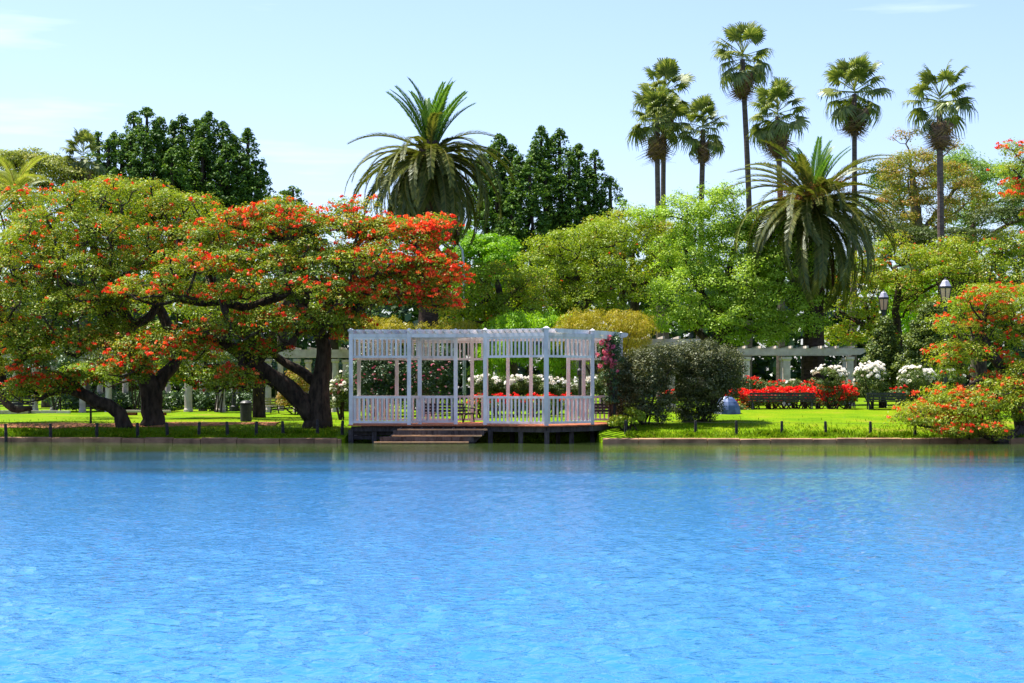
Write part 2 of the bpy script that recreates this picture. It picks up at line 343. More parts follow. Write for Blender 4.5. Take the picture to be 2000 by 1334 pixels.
def water_mat():
    m = bpy.data.materials.new('lake_water'); t = nodes_of(m); N = t.nodes.new; L = t.links.new
    o = N("ShaderNodeOutputMaterial"); b = N("ShaderNodeBsdfPrincipled"); L(b.outputs[0], o.inputs[0])
    b.inputs['Base Color'].default_value = (0.012, 0.085, 0.20, 1); b.inputs['Roughness'].default_value = 0.03; b.inputs['IOR'].default_value = 1.333
    g = N("ShaderNodeNewGeometry"); sx = N("ShaderNodeSeparateXYZ"); L(g.outputs['Position'], sx.inputs[0])
    # wind: the strip under the far bank lies in the lee of the trees and is calmer
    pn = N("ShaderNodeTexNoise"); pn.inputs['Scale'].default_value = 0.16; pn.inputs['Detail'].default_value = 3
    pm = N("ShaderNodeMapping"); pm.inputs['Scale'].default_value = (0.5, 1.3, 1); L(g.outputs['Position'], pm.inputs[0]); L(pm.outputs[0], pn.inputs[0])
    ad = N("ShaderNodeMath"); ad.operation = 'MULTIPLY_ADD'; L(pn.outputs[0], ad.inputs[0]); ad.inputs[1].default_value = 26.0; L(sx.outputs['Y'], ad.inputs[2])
    mr = N("ShaderNodeMapRange"); L(ad.outputs[0], mr.inputs[0]); mr.inputs[1].default_value = 51; mr.inputs[2].default_value = 65
    mr.inputs[3].default_value = 1.0; mr.inputs[4].default_value = 0.12
    # olive by the bank, blue further out: tree and sky reflections painted in
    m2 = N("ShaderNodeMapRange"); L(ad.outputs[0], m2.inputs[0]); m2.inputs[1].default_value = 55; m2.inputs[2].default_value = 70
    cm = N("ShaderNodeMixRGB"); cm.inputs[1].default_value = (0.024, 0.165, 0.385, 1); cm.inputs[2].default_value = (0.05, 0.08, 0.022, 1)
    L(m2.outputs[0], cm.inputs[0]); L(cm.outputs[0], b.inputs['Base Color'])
    last = None
    for (sc_, st, dist, det) in (((4.6), (1, 1.2, 1), 0.022, 3), ((12.0), (1, 1.2, 1), 0.012, 2)):
        mpn = N("ShaderNodeMapping"); mpn.inputs['Scale'].default_value = st; mpn.inputs['Rotation'].default_value = (0, 0, 0.25); L(g.outputs['Position'], mpn.inputs[0])
        n = N("ShaderNodeTexNoise"); n.inputs['Scale'].default_value = sc_; n.inputs['Detail'].default_value = det; n.inputs['Roughness'].default_value = .55
        n.inputs['Distortion'].default_value = 0.5; L(mpn.outputs[0], n.inputs[0])
        mu = N("ShaderNodeMath"); mu.operation = 'MULTIPLY'; L(n.outputs[0], mu.inputs[0]); L(mr.outputs[0], mu.inputs[1])
        bp = N("ShaderNodeBump"); bp.inputs['Strength'].default_value = 1.0; bp.inputs['Distance'].default_value = dist
        L(mu.outputs[0], bp.inputs['Height'])
        if last: L(last.outputs[0], bp.inputs['Normal'])
        last = bp
    L(last.outputs[0], b.inputs['Normal'])
    return m
def grass_mat():
    m = bpy.data.materials.new('lawn_grass'); t = nodes_of(m); N = t.nodes.new; L = t.links.new
    o = N("ShaderNodeOutputMaterial"); b = N("ShaderNodeBsdfPrincipled"); L(b.outputs[0], o.inputs[0])
    b.inputs['Roughness'].default_value = 0.85; b.inputs['Specular IOR Level'].default_value = 0.04
    g = N("ShaderNodeNewGeometry")
    n1 = N("ShaderNodeTexNoise"); n1.inputs['Scale'].default_value = 0.45; n1.inputs['Detail'].default_value = 5; n1.inputs['Roughness'].default_value = .65
    n2 = N("ShaderNodeTexNoise"); n2.inputs['Scale'].default_value = 14; n2.inputs['Detail'].default_value = 4
    L(g.outputs['Position'], n1.inputs[0]); L(g.outputs['Position'], n2.inputs[0])
    r1 = N("ShaderNodeValToRGB"); e = r1.color_ramp.elements; e.new(.5); e.new(.7)
    for i, (p, c) in enumerate(((.34, (.085, .18, .002)), (.5, (.13, .225, .002)), (.62, (.175, .235, .004)), (.74, (.24, .18, .04)))): e[i].position = p; e[i].color = (*c, 1)
    r2 = N("ShaderNodeValToRGB"); r2.color_ramp.elements[0].position = .3; r2.color_ramp.elements[1].position = .7
    r2.color_ramp.elements[0].color = (.7, .72, .7, 1); r2.color_ramp.elements[1].color = (1.15, 1.15, 1.1, 1)
    mu = N("ShaderNodeMixRGB"); mu.blend_type = 'MULTIPLY'; mu.inputs[0].default_value = 1
    L(n1.outputs[0], r1.inputs[0]); L(n2.outputs[0], r2.inputs[0]); L(r1.outputs[0], mu.inputs[1]); L(r2.outputs[0], mu.inputs[2]); L(mu.outputs[0], b.inputs['Base Color'])
    bp = N("ShaderNodeBump"); bp.inputs['Distance'].default_value = 0.05; L(n2.outputs[0], bp.inputs['Height']); L(bp.outputs[0], b.inputs['Normal'])
    return m
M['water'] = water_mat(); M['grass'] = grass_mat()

# ------------------------------------------------------------------ ground and water
PI_ = math.pi
def build_setting():
    # the lake: a finely rippled sheet where the waves are large enough to see, plain sheets with the same water round it
    ny, nx = 325, 330; Yr = 8.5 * (76.0 / 8.5) ** (np.arange(ny) / (ny - 1.0)); u = np.linspace(-1, 1, nx)
    hw = .36 * Yr + 2.5; XX = u[None] * hw[:, None]; YY = np.repeat(Yr[:, None], nx, 1); dyr = (Yr * .0064)[:, None]
    rg = np.random.default_rng(4); Z = np.zeros_like(XX)
    def patch(sx, sy, ph): return np.sin(XX * sx + ph) * np.sin(YY * sy + 1.7 * ph + XX * sx * .4)
    calm = YY + 5.0 * patch(.21, .33, 1.0) + 3.0 * patch(.53, .8, 2.2)
    amp = 1.0 - .90 * np.clip((calm - 40) / 11.0, 0, 1); amp = amp * (.97 + .06 * patch(.13, .25, .4) + .06 * patch(.37, .6, 3.1))
    for k in range(64):
        lam = .16 * (.44 / .16) ** rg.random(); th = math.pi / 2 + .22 + rg.normal(0, .62); kx, ky = math.cos(th) * 2 * PI_ / lam, math.sin(th) * 2 * PI_ / lam
        slope = .044 * (lam / .4) ** -.1
        keep = np.clip((lam / np.maximum(abs(math.sin(th)), .3) / dyr - 2.2) / 2.0, 0, 1)
        ph = rg.random() * 6.283; g = .95 + .12 * np.sin(XX * kx * .13 + YY * ky * .11 + ph * 3) * np.sin(XX * ky * .09 - YY * kx * .1 + ph * 5)
        w_ = np.sin(XX * kx + YY * ky + ph + .9 * np.sin(XX * .9 + ph) + .6 * np.sin(YY * .7 - ph)); Z += slope * lam / 6.283 * keep * g * (w_ + .25 * (w_ * w_ - .5))
    Z *= amp; edge = np.clip((1 - np.abs(u)) * 14, 0, 1)[None] * np.clip(np.arange(ny) / 8.0, 0, 1)[:, None] * np.clip((74 - YY) / 4, 0, 1); Z *= edge
    V = np.stack([XX, YY, Z], -1).reshape(-1, 3); I = np.arange(ny * nx).reshape(ny, nx)
    fs = np.stack([I[:-1, :-1], I[:-1, 1:], I[1:, 1:], I[1:, :-1]], -1).reshape(-1, 4)
    x0, x1 = hw[0], hw[-1]; n0 = len(V)
    ex = [(-900, -250, 0), (900, -250, 0), (900, 8.5, 0), (-900, 8.5, 0), (900, 110, 0), (-900, 110, 0), (-x1, 110, 0), (x1, 110, 0)]
    V = np.concatenate([V, np.array(ex, float)])
    exf = [(n0, n0 + 1, n0 + 2, int(I[0, -1]), int(I[0, 0]), n0 + 3), (n0 + 3, int(I[0, 0]), int(I[-1, 0]), n0 + 6, n0 + 5), (int(I[0, -1]), n0 + 2, n0 + 4, n0 + 7, int(I[-1, -1]))]
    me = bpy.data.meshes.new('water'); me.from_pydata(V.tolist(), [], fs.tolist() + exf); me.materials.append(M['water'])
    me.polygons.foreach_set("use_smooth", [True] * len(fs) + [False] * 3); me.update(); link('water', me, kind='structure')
    xs = np.unique(np.concatenate([np.linspace(-900, -30, 30), np.arange(-30, 30.01, 0.3), [-6.15, -6.05, 3.15, 3.25], np.linspace(30, 900, 30)]))
    of = np.concatenate([[0.30, .5, .8, 1.2], np.arange(1.8, 26, 0.6), np.linspace(27, 70, 20), [100, 160, 300, 700, 1500]])
    sh = shore(xs)
    XX, OO = np.meshgrid(xs, of); YY = sh[None] + OO
    ZZ = gz(XX, YY) + (np.sin(XX * 1.7 + YY * .6) * .5 + np.sin(XX * .61 - YY * 1.1)) * 0.016
    nx = len(xs); ny = len(of)
    V = np.stack([XX, YY, ZZ], -1).reshape(-1, 3)
    row0 = V[:nx].copy(); row0[:, 2] = -1.0
    V = np.concatenate([row0, V]); fs = []
    for j in range(ny):
        for i in range(nx - 1): fs.append((j * nx + i, j * nx + i + 1, (j + 1) * nx + i + 1, (j + 1) * nx + i))
    me = bpy.data.meshes.new('lawn'); me.from_pydata([tuple(q) for q in V], [], fs); me.materials.append(M['grass'])
    me.polygons.foreach_set("use_smooth", [True] * len(me.polygons)); me.update()
    link('ground', me, kind='structure')
    # kerb of the bank: a low rough coping in lengths
    for (x0, x1) in ((-40, -6.2), (3.3, 40)):
        mb = MB(); x = x0
        while x < x1:
            L_ = min(random.uniform(0.8, 1.6), x1 - x); a, b_ = x + .012, x + L_ - .012
            ya, yb = float(shore(a)), float(shore(b_)); dz = random.uniform(-.018, .018); dy = random.uniform(-.03, .03)
            zt = .165 + dz
            mb.add([(a, ya + dy, -.6), (b_, yb + dy, -.6), (b_, yb + .36 + dy, -.6), (a, ya + .36 + dy, -.6), (a, ya + dy, zt - .03), (b_, yb + dy, zt - .03 + random.uniform(-.01, .01)), (b_, yb + .36 + dy, zt), (a, ya + .36 + dy, zt)],
                   [(0, 3, 2, 1), (4, 5, 6, 7), (0, 1, 5, 4), (1, 2, 6, 5), (2, 3, 7, 6), (3, 0, 4, 7)])
            x += L_
        mb.build('kerb', M['kerb'], kind='structure')
    # red earth path under the left trees
    def strip(name, m, x0, x1, yc, hw, up=.02):
        xs = np.arange(x0, x1, .25); vv = []; fs = []
        for x in xs:
            y = yc(x); h = hw * (1 + .3 * math.sin(x * 1.3) + .2 * math.sin(x * 3.1))
            for k in range(5):
                yy = y - h + k * h / 2; vv.append((x, yy, float(gz(x, yy)) + up + (-.035 if k in (0, 4) else 0)))
        for i in range(len(xs) - 1):
            for k in range(4): a = i * 5 + k; fs.append((a, a + 5, a + 6, a + 1))
        mb = MB(); mb.add(vv, fs); mb.build(name, m, kind='structure')
    strip('path', M['path'], -40, -9.0, lambda x: 72.3 + .15 * math.sin(x * .5), .8, .05)
build_setting()

def grass_fringe():
    """short blades along the edge of the lawn and round the posts"""
    n = 26000; x = RNG.uniform(-21, 21, n); y = shore(x) + .3 + RNG.gamma(1.2, 1.1, n)
    keep = ~((x > -6.5) & (x < 4.2) & (y < 74)); x = x[keep]; y = y[keep]; n = len(x)
    cx = RNG.uniform(-21, 21, 90); k = RNG.integers(0, 90, 5200); x2 = cx[k] + RNG.normal(0, .16, 5200); y2 = shore(x2) + .34 + np.abs(RNG.normal(0, .2, 5200)) + (k % 5) * .28; kk = ~((x2 > -6.5) & (x2 < 4.2) & (y2 < 74))
    x = np.concatenate([x, x2[kk]]); y = np.concatenate([y, y2[kk]]); n0 = n; n = len(x)
    z = gz(x, y); ln = RNG.uniform(.06, .16, n); ln[n0:] *= 1.9
    t = np.stack([RNG.normal(0, .35, n), RNG.normal(0, .35, n), np.ones(n)], 1); nr = np.stack([RNG.normal(size=n), RNG.normal(size=n), np.full(n, .4)], 1)
    p = np.stack([x, y, z + ln * .4], 1)
    m = leafmat('grass_blade', [(0, (.07, .15, .003)), (.6, (.12, .21, .004)), (1, (.20, .24, .015))], trans=.3, gloss=.02)
    quads('grass', leaf_quads(p, nr, ln, .22, t), RNG.random(n), m, None, 'stuff')
grass_fringe()

# ------------------------------------------------------------------ white pavilion on its deck
ZD = 0.653
def build_pavilion():
    root = thing('pavilion', 'white slatted wooden pavilion with open rafters standing on a deck over the water', 'pavilion', (X(930, 70), 70.0, ZD))
    V2 = lambda px, Y: (X(px, Y), Y)
    F1, F2, I1, I2, F3, F4, F5, F6 = V2(685.5, 67.3), V2(799, 67.2), V2(819.7, 68.2), V2(890, 68.2), V2(947.5, 67.1), V2(1067, 65.7), V2(1157, 67.8), V2(1212.6, 71.6)
    RY = 72.7
    R0, R1, R2, R3, R4, R5, R6 = V2(701, RY), V2(775, RY), V2(922, RY), V2(992, RY), V2(1037, RY), V2(1110, RY), V2(1140, RY)
    R7 = V2(1204, RY)
    ZB, ZT = 3.86, 4.00
    # deck
    fx = [F1[0] - .12, F2[0], F3[0], F4[0], F5[0], F6[0] + .1]; fy = [F1[1] - .1, F2[1] - .12, F3[1] - .12, F4[1] - .16, F5[1] - .14, F6[1] - .1]
    front = lambda x: float(np.interp(x, fx, fy))
    x = fx[0]; k = 0
    while x < fx[-1]:
        wv = .138; y0 = front(x + .07) - .0; z = ZD - .022 + random.uniform(-.004, .004)
        mb = MB(); mb.box((x + wv / 2, (y0 + RY + .35) / 2 + random.uniform(-.015, .015), z), (wv - .008, RY + .35 - y0, .044)); mb.build('plank', M['deck'], root)
        x += wv; k += 1
    # carrying timbers and piles
    pts = [F1, F2, F3, F4, F5, F6]
    for a, b in zip(pts[:-1], pts[1:]):
        mb = MB(); mb.bar((a[0], a[1] + .12, .50), (b[0], b[1] + .12, .50), .09, .19); mb.build('edge_joist', M['dark_wood'], root)
    for yy in (69.3, 71.2):
        mb = MB(); mb.bar((F1[0] + .2, yy, .50), (F5[0] - .1 if yy < 70 else F6[0] - .3, yy, .50), .09, .18); mb.build('edge_joist', M['dark_wood'], root)
    for (px, Y) in ((685.5, 67.3), (731, 67.45), (799, 67.4), (958, 67.0), (1017, 66.4), (1068, 65.75), (1116, 67.3), (1157, 69.0), (800, 69.4), (900, 69.4), (1000, 69.4), (1090, 69.4)):
        mb = MB(); mb.box((X(px, Y), Y + .02, -.06), (.17, .17, 1.05), random.uniform(-.1, .1)); mb.build('pile', M['dark_wood'], root)
    # a dark plank skirt behind the first bay, as in the boarded left end
    for zz in (.17, .33):
        mb = MB(); mb.bar((F1[0], F1[1] + .35, zz), (X(775, 67.6), 67.65, zz), .04, .13); mb.build('skirt_board', M['dark_wood'], root)
    # posts
    ph = {}
    def post(p, wd=.14, top=4.11, cap=True):
        o = MB(); o.box((p[0], p[1], (ZD + top) / 2), (wd, wd, top - ZD)); po = o.build('post', M['white'], root)
        if cap:
            c = MB(); h = wd * .72
            c.add([(p[0] - h, p[1] - h, top), (p[0] + h, p[1] - h, top), (p[0] + h, p[1] + h, top), (p[0] - h, p[1] + h, top), (p[0] - h, p[1] - h, top + .03), (p[0] + h, p[1] - h, top + .03), (p[0] + h, p[1] + h, top + .03), (p[0] - h, p[1] + h, top + .03), (p[0], p[1], top + .10)],
                  [(0, 3, 2, 1), (0, 1, 5, 4), (1, 2, 6, 5), (2, 3, 7, 6), (3, 0, 4, 7), (4, 5, 8), (5, 6, 8), (6, 7, 8), (7, 4, 8)])
            c.build('post_cap', M['white'], po)
    for p in (F1, F2, F3, F5, F6): post(p)
    post(F4, .17, 4.13)
    for p in (I1, I2, R5): post(p, .145, 4.13)
    for p in (R0, R1, R2, R3, R4, R6, R7): post(p, .14, 3.98, False)
    # beams round the top
    def beam(a, b, z0=ZB, z1=ZT, wd=.11):
        mb = MB(); mb.bar((*a, (z0 + z1) / 2), (*b, (z0 + z1) / 2), wd, z1 - z0); mb.build('beam', M['white'], root)
    ring = [F1, F2, F3, F4, F5, F6, R7]
    for a, b in zip(ring[:-1], ring[1:]): beam(a, b)
    beam(R7, R0); beam(R0, F1); beam(F2, I1, ZB + .006, ZT - .006); beam(I1, I2, ZB + .006, ZT - .006); beam(I2, F3, ZB + .012, ZT - .006)
    # rafters
    # (they lie askew: parallel, running back to the right, so that their sides show from the lake)
    ol = [(F1[0] - .1, F1[1] - .2), (F2[0], F2[1] - .2), (F3[0], F3[1] - .2), (F4[0], F4[1] - .24), (F5[0] + .16, F5[1] - .1), (F6[0] + .3, F6[1]), (R7[0] + .35, RY + .28), (R0[0] - .2, RY + .28)]
    ang = math.radians(33); dr = (math.sin(ang), math.cos(ang)); nr_ = (dr[1], -dr[0])
    pr = [q[0] * nr_[0] + q[1] * nr_[1] for q in ol]; t = min(pr) + .2
    while t < max(pr) - .1:
        hits = []
        for i in range(len(ol)):
            (ax, ay), (bx, by) = ol[i], ol[(i + 1) % len(ol)]; pa, pb = pr[i], pr[(i + 1) % len(ol)]
            if (pa - t) * (pb - t) < 0:
                f = (t - pa) / (pb - pa); hits.append((ax + (bx - ax) * f, ay + (by - ay) * f))
        if len(hits) >= 2:
            hits.sort(key=lambda q: q[0] * dr[0] + q[1] * dr[1]); p0, p1 = hits[0], hits[-1]; L_ = math.hypot(p1[0] - p0[0], p1[1] - p0[1])
            if L_ > .5:
                z0 = ZT + .004; z1 = ZT + .15; q = []; w2 = .022; mb = MB()
                for sgn in (-1, 1):
                    ox, oy = nr_[0] * w2 * sgn, nr_[1] * w2 * sgn
                    for (s_, zz) in ((0, z1), (0, z1 - .06), (.12, z0), (L_ - .12, z0), (L_, z1 - .06), (L_, z1)): q.append((p0[0] + dr[0] * s_ + ox, p0[1] + dr[1] * s_ + oy, zz))
                mb.add(q, [(0, 1, 2, 3, 4, 5), (11, 10, 9, 8, 7, 6)] + [(i, i + 6, (i + 1) % 6 + 6, (i + 1) % 6) for i in range(6)]); mb.build('rafter', M['white'], root)
        t += .27
    # slatted panels
    HL, HU = .86, .62
    shared = {}
    for nm, h in (('lo', HL), ('up', HU)):
        mb = MB(); mb.box((0, 0, h / 2), (.068, .032, h)); shared[nm] = mb.mesh('baluster', M['white'])
    ro = np.array(root.location)
    def panel(a, b, lower=True, upper=True, sp=.165):
        a = Vector((*a, 0)); b = Vector((*b, 0)); d = (b - a); L_ = d.length; d.normalize(); a2 = a + d * .06; b2 = b - d * .06; rz = math.atan2(d.y, d.x)
        n = max(2, int((L_ - .1) / sp))
        for on, zl, zh, h, key in ((lower, ZD + .10, ZD + 1.01, HL, 'lo'), (upper, 3.15, 3.83, HU, 'up')):
            if not on: continue
            mb = MB(); mb.bar((a2.x, a2.y, zl), (b2.x, b2.y, zl), .055, .085); pn = mb.build('bottom_rail', M['white'], root)
            mb = MB(); mb.bar((a2.x, a2.y, zh), (b2.x, b2.y, zh), .075 if key == 'lo' else .05, .085); mb.build('top_rail', M['white'], root)
            for i in range(n):
                t = (i + .5) / n; p = a2 + (b2 - a2) * t
                o = bpy.data.objects.new('baluster', shared[key]); COL.objects.link(o); o.parent = pn
                o.location = Vector((p.x, p.y, zl + .035)) - Vector(ro); o.rotation_euler = (0, 0, rz + random.uniform(-.02, .02))
    panel(F1, F2); panel(F2, I1, sp=.38); panel(I1, I2); panel(F3, F4); panel(F4, F5, sp=.235); panel(R0, R1); panel(R1, R2); panel(R2, V2(950, RY))
    post(V2(950, RY), .14, 3.98, False)
    panel(R5, R6); panel(R6, R7); panel(R0, F1, True, True, .17)
    # steps down to the water
    for (xa, xb, Y, z) in ((730, 915, 65.55, .045), (765, 941, 65.95, .275), (776, 952, 66.35, .49)):
        mb = MB(); a = X(xa, Y); b = X(xb, Y)
        mb.box(((a + b) / 2, Y + .18, z), (b - a, .36, .05)); mb.build('tread', M['tread'], root)
    for i in range(9):
        x1 = X(785 + 20.5 * i, 67); x0 = X(738 + 21.5 * i, 65.7)
        mb = MB(); mb.bar((x0, 65.75, -.16), (x1, 67.0, .49), .06, .16); mb.build('stringer', M['dark_wood'], root)
    for (xa, xb, Y, z) in ((742, 925, 65.93, .15), (768, 945, 66.33, .375)):
        mb = MB(); a = X(xa, Y); b = X(xb, Y); mb.box(((a + b) / 2, Y + .02, z), (b - a, .03, .19)); mb.build('riser', M['dark_wood'], root)
build_pavilion()

def rock(px, Y, z, r, label):
    mb = MB(); n = 10; prof = []
    c = (X(px, Y), Y, z)
    for i in range(6):
        a = math.pi * i / 5; prof.append((max(.01, r * math.sin(a) * random.uniform(.85, 1.15)), -r * .5 * math.cos(a)))
    mb.lathe(c, prof, n)
    mb.v = [(q[0] + random.uniform(-.1, .1) * r, q[1] + random.uniform(-.1, .1) * r, q[2] + random.uniform(-.08, .08) * r) for q in mb.v]
    o = thing('rock', label, 'rock', (c[0], c[1], z - r * .5), 'rocks under the deck')
    mb.build('stone', M['rock'], o)
rock(703, 68.6, .18, .26, 'pale rock on the bank under the left end of the white pavilion deck')
rock(722, 69.0, .14, .2, 'smaller rock under the pavilion deck, just right of the pale one')

# ------------------------------------------------------------------ benches, lamps, posts, bin, pergolas
def bench(px, Y, rz, L_, label, m='bench_wood', z=None, h=.70, sh=.36, group='park benches'):
    g = G(px, Y);
    if z is not None: g[2] = z
    o = thing('park_bench', label, 'bench', g, group)
    ca, sa = math.cos(rz), math.sin(rz)
    def T(u, v, zz): return (g[0] + u * ca - v * sa, g[1] + u * sa + v * ca, g[2] + zz)
    for v in (-.20, -.07, .06):
        mb = MB(); mb.bar(T(-L_ / 2, v, sh), T(L_ / 2, v, sh), .10, .035); mb.build('seat_slat', M[m], o)
    for (v, zz) in ((.20, sh + .10), (.235, (sh + .10 + h) / 2), (.27, h)):
        mb = MB(); mb.bar(T(-L_ / 2, v, zz), T(L_ / 2, v, zz), .03, .095); mb.build('back_slat', M[m], o)
    for u in (-L_ / 2 + .15, L_ / 2 - .15):
        mb = MB(); mb.bar(T(u, -.22, 0), T(u, -.18, sh - .02), .05, .05, (1, 0, 0)); mb.bar(T(u, .24, 0), T(u, .14, sh - .02), .05, .05, (1, 0, 0)); mb.bar(T(u, .14, sh - .02), T(u, .30, h + .02), .05, .04, (1, 0, 0))
        mb.bar(T(u, -.22, sh - .035), T(u, .18, sh - .035), .05, .03); mb.bar(T(u, -.24, sh + .19), T(u, .2, sh + .21), .05, .035); mb.bar(T(u, -.22, sh - .02), T(u, -.23, sh + .19), .04, .04, (1, 0, 0))
        mb.build('leg', M['black'], o)
PI = math.pi
bench(1527, 80.5, PI, 2.9, 'long black bench with its back to the red flower bed right of the dark shrubs')
bench(1632, 84.5, PI, 2.0, 'black bench half hidden behind the bright red flowers under the first white rose bush')
bench(1728, 80.5, PI, 1.75, 'black bench below the middle white rose bush on the right lawn')
bench(1326, 79.5, PI, 1.9, 'black bench seen in the gap between the two dark round shrubs')
bench(905, 71.6, PI / 2 - .35, 1.5, 'black bench standing at the stepped entrance inside the white pavilion', z=ZD)
bench(1185, 71.9, PI - .1, 1.35, 'black bench in the right end of the pavilion beside the pink climbing rose', z=ZD)
bench(860, 71.9, PI, 1.3, 'black bench against the rear balusters in the middle of the pavilion', z=ZD)
bench(520, 83.5, -PI / 2 - .45, 1.7, 'grey wooden bench turned to the right beside the black litter bin', 'grey_wood')
bench(28, 84, 0.1, 1.7, 'dark bench on the lawn at the left edge of the park')

def lamp(px, py_top, py_bot, Y, wpx, label, zbase=None, group='garden lantern posts'):
    """wpx: width of the lantern; py_top / py_bot: top and bottom of the lantern"""
    g = G(px, Y); o = thing('street_lamp', label, 'lamp', g, group)
    zt = P(px, py_top, Y)[2]; zb = P(px, py_bot, Y)[2]; r = wpx * S(Y) / 2; H = zt - zb
    x = g[0]
    mb = MB(); mb.lathe((x, Y, g[2]), [(.16, 0), (.16, .25), (.11, .3), (.09, .8), (.07, .85), (.06, zb - g[2] - .5), (.09, zb - g[2] - .45), (.075, zb - g[2] - .05), (r * .5, zb - g[2])], 10); mb.build('post', M['black'], o)
    n = 6; ln = thing
    mb = MB(); mb.lathe((x, Y, zb), [(r * .60, .02), (r * .92, H * .60)], n, .3); gl = mb.build('lantern_glass', M['lamp_glass'], o)
    mb = MB()
    for k in range(n):
        a = 2 * PI * k / n + .3; c, s_ = math.cos(a), math.sin(a)
        mb.bar((x + r * .61 * c, Y + r * .61 * s_, zb), (x + r * .94 * c, Y + r * .94 * s_, zb + H * .61), .03, .03)
    mb.lathe((x, Y, zb), [(r * .55, -.03), (r * .66, -.02), (r * .66, .02), (r * .55, .025)], n, .3)
    mb.build('lantern_frame', M['black'], o)
    mb = MB(); mb.lathe((x, Y, zb + H * .60), [(r * 1.03, 0), (r * 1.06, .03), (r * 1.05, .085), (r * .98, .09)], n, .3); mb.build('lantern_rim', M['black'], o)
    mb = MB(); mb.lathe((x, Y, zb + H * .60 + .092), [(r * .97, 0), (r * .55, H * .24), (r * .28, H * .30)], n, .3); mb.build('lantern_roof', M['lamp_roof'], o)
    mb = MB(); mb.lathe((x, Y, zb + H * .90 + .09), [(r * .28, 0), (r * .2, H * .04), (.03, H * .07), (.025, H * .16)], 8); mb.build('finial', M['black'], o)
lamp(1846.5, 547, 588, 77.5, 26, 'black lamp post with the larger lantern, above the conical shrubs on the far right')
lamp(1726, 570, 606, 86, 22, 'black lamp post with lantern rising behind the left conical shrub')
lamp(512.5, 586, 616, 86, 20, 'lamp post with lantern seen through the branches of the red flowering tree')
lamp(457, 568, 600, 88, 20, 'lamp post whose pale lantern roof shows above a thick horizontal branch')

def curved_lamp():
    Y = 92; g = G(907, Y); o = thing('street_lamp', 'grey road lamp with a curved arm standing behind the date palm', 'lamp', g)
    top = P(905, 500, Y); mb = MB()
    pts = [g, P(907, 600, Y), P(906, 520, Y), P(903, 490, Y), P(896, 478, Y), P(884, 475, Y)]
    mb.tube(pts, [.09, .07, .06, .05, .045, .04], 8); mb.build('pole', M['metal'], o)
    c = P(880, 476, Y); mb = MB(); mb.lathe((c[0], c[1], c[2] - .05), [(.05, 0), (.2, .03), (.2, .07), (.06, .12)], 10); mb.build('lamp_head', M['metal'], o)
curved_lamp()

def dark_pole():
    Y = 76; g = G(1133, Y); o = thing('iron_pole', 'slim black iron pole with a collar seen through the right bay of the pavilion', 'pole', g)
    h = P(1133, 648, Y)[2] - g[2]; mb = MB(); mb.lathe(tuple(g), [(.10, 0), (.10, .5), (.07, .55), (.065, h)], 10); mb.build('shaft', M['black'], o)
    z = P(1133, 735, Y)[2] - g[2]; mb = MB(); mb.lathe(tuple(g), [(.07, z), (.125, z + .05), (.135, z + .25), (.07, z + .34)], 10); mb.build('collar', M['black'], o)
dark_pole()

def bin_():
    g = G(480.5, 74.5); o = thing('litter_bin', 'black cylindrical litter bin on the grass right of the leaning trunks', 'litter bin', g)
    mb = MB(); mb.lathe(tuple(g), [(.20, 0), (.235, .02), (.24, .66), (.22, .70)], 16); mb.build('drum', M['black'], o)
    mb = MB(); mb.lathe(tuple(g), [(.255, .70), (.26, .76), (.19, .82), (.10, .86)], 16); mb.build('rim', M['black'], o)
bin_()

def stone_bench():
    Y = 82; g = G(282, Y); o = thing('stone_bench', 'low bench with a pale stone top on a red brick base behind the middle trunk', 'bench', g)
    a, b = X(237, Y), X(332, Y); zt = P(282, 801, Y)[2]
    mb = MB(); mb.box(((a + b) / 2, Y, zt - .05), (b - a, .5, .10)); mb.build('top', M['stone_top'], o)
    for c in (X(255, Y), X(312, Y)):
        mb = MB(); mb.box((c, Y, (g[2] + zt - .1) / 2 - .02), (.55, .36, zt - .1 - g[2] + .04)); mb.build('base', M['brick'], o)
stone_bench()

def low_wall():
    Y = 84.5; o = thing('low_wall', 'low pale stone edging on the lawn at the far left', 'edging', G(60, Y))
    x = X(-60, Y); i = 0
    while x < X(132, Y):
        L_ = random.uniform(.45, .8); mb = MB(); z = float(gz(x, Y)); mb.box((x + L_ / 2, Y, z + .06), (L_ - .02, .3, .17 + random.uniform(-.02, .02))); mb.build('stone', M['stone_top'], o); x += L_
low_wall()

ORD = ['first', 'second', 'third', 'fourth', 'fifth', 'sixth', 'seventh', 'eighth', 'ninth', 'tenth', 'eleventh', 'twelfth', 'thirteenth']
def fence_post(px, Y, h, label, wd=.11, group='fence posts along the bank'):
    g = G(px, Y); o = thing('fence_post', label, 'fence post', g, group)
    mb = MB(); tl = random.uniform(-.03, .03)
    mb.tube([(g[0], g[1], g[2] - .2), (g[0] + tl * .3, g[1], g[2] + h * .5), (g[0] + tl, g[1], g[2] + h)], [wd * .52, wd * .5, wd * .46], 8); mb.build('stake', M['post'], o)
    mb = MB(); mb.lathe((g[0] + tl, g[1], g[2] + h), [(wd * .47, .0005), (wd * .40, .02), (wd * .15, .03)], 8); mb.build('top', M['post'], o)
    return (g[0] + tl, g[1], g[2] + h)
LP = [12, 99, 189, 269, 327, 388.5, 444.5, 500.5, 553, 620, 668]; tops = []
for i, px in enumerate(reversed(LP)):
    tops.append(fence_post(px, 68.0 + .0 * i, .50 if px != 620 else .54, ('short dark stake by the water left of the pavilion, ' + (ORD[i] + ' one out from it' if i else 'nearest to it')), .12))
fence_post(177.5, 72.6, .95, 'taller thin dark stake on the red path between the left trees', .085)
RP = [1222, 1358.5, 1438.5, 1527, 1613, 1700.5, 1787]; rtops = []
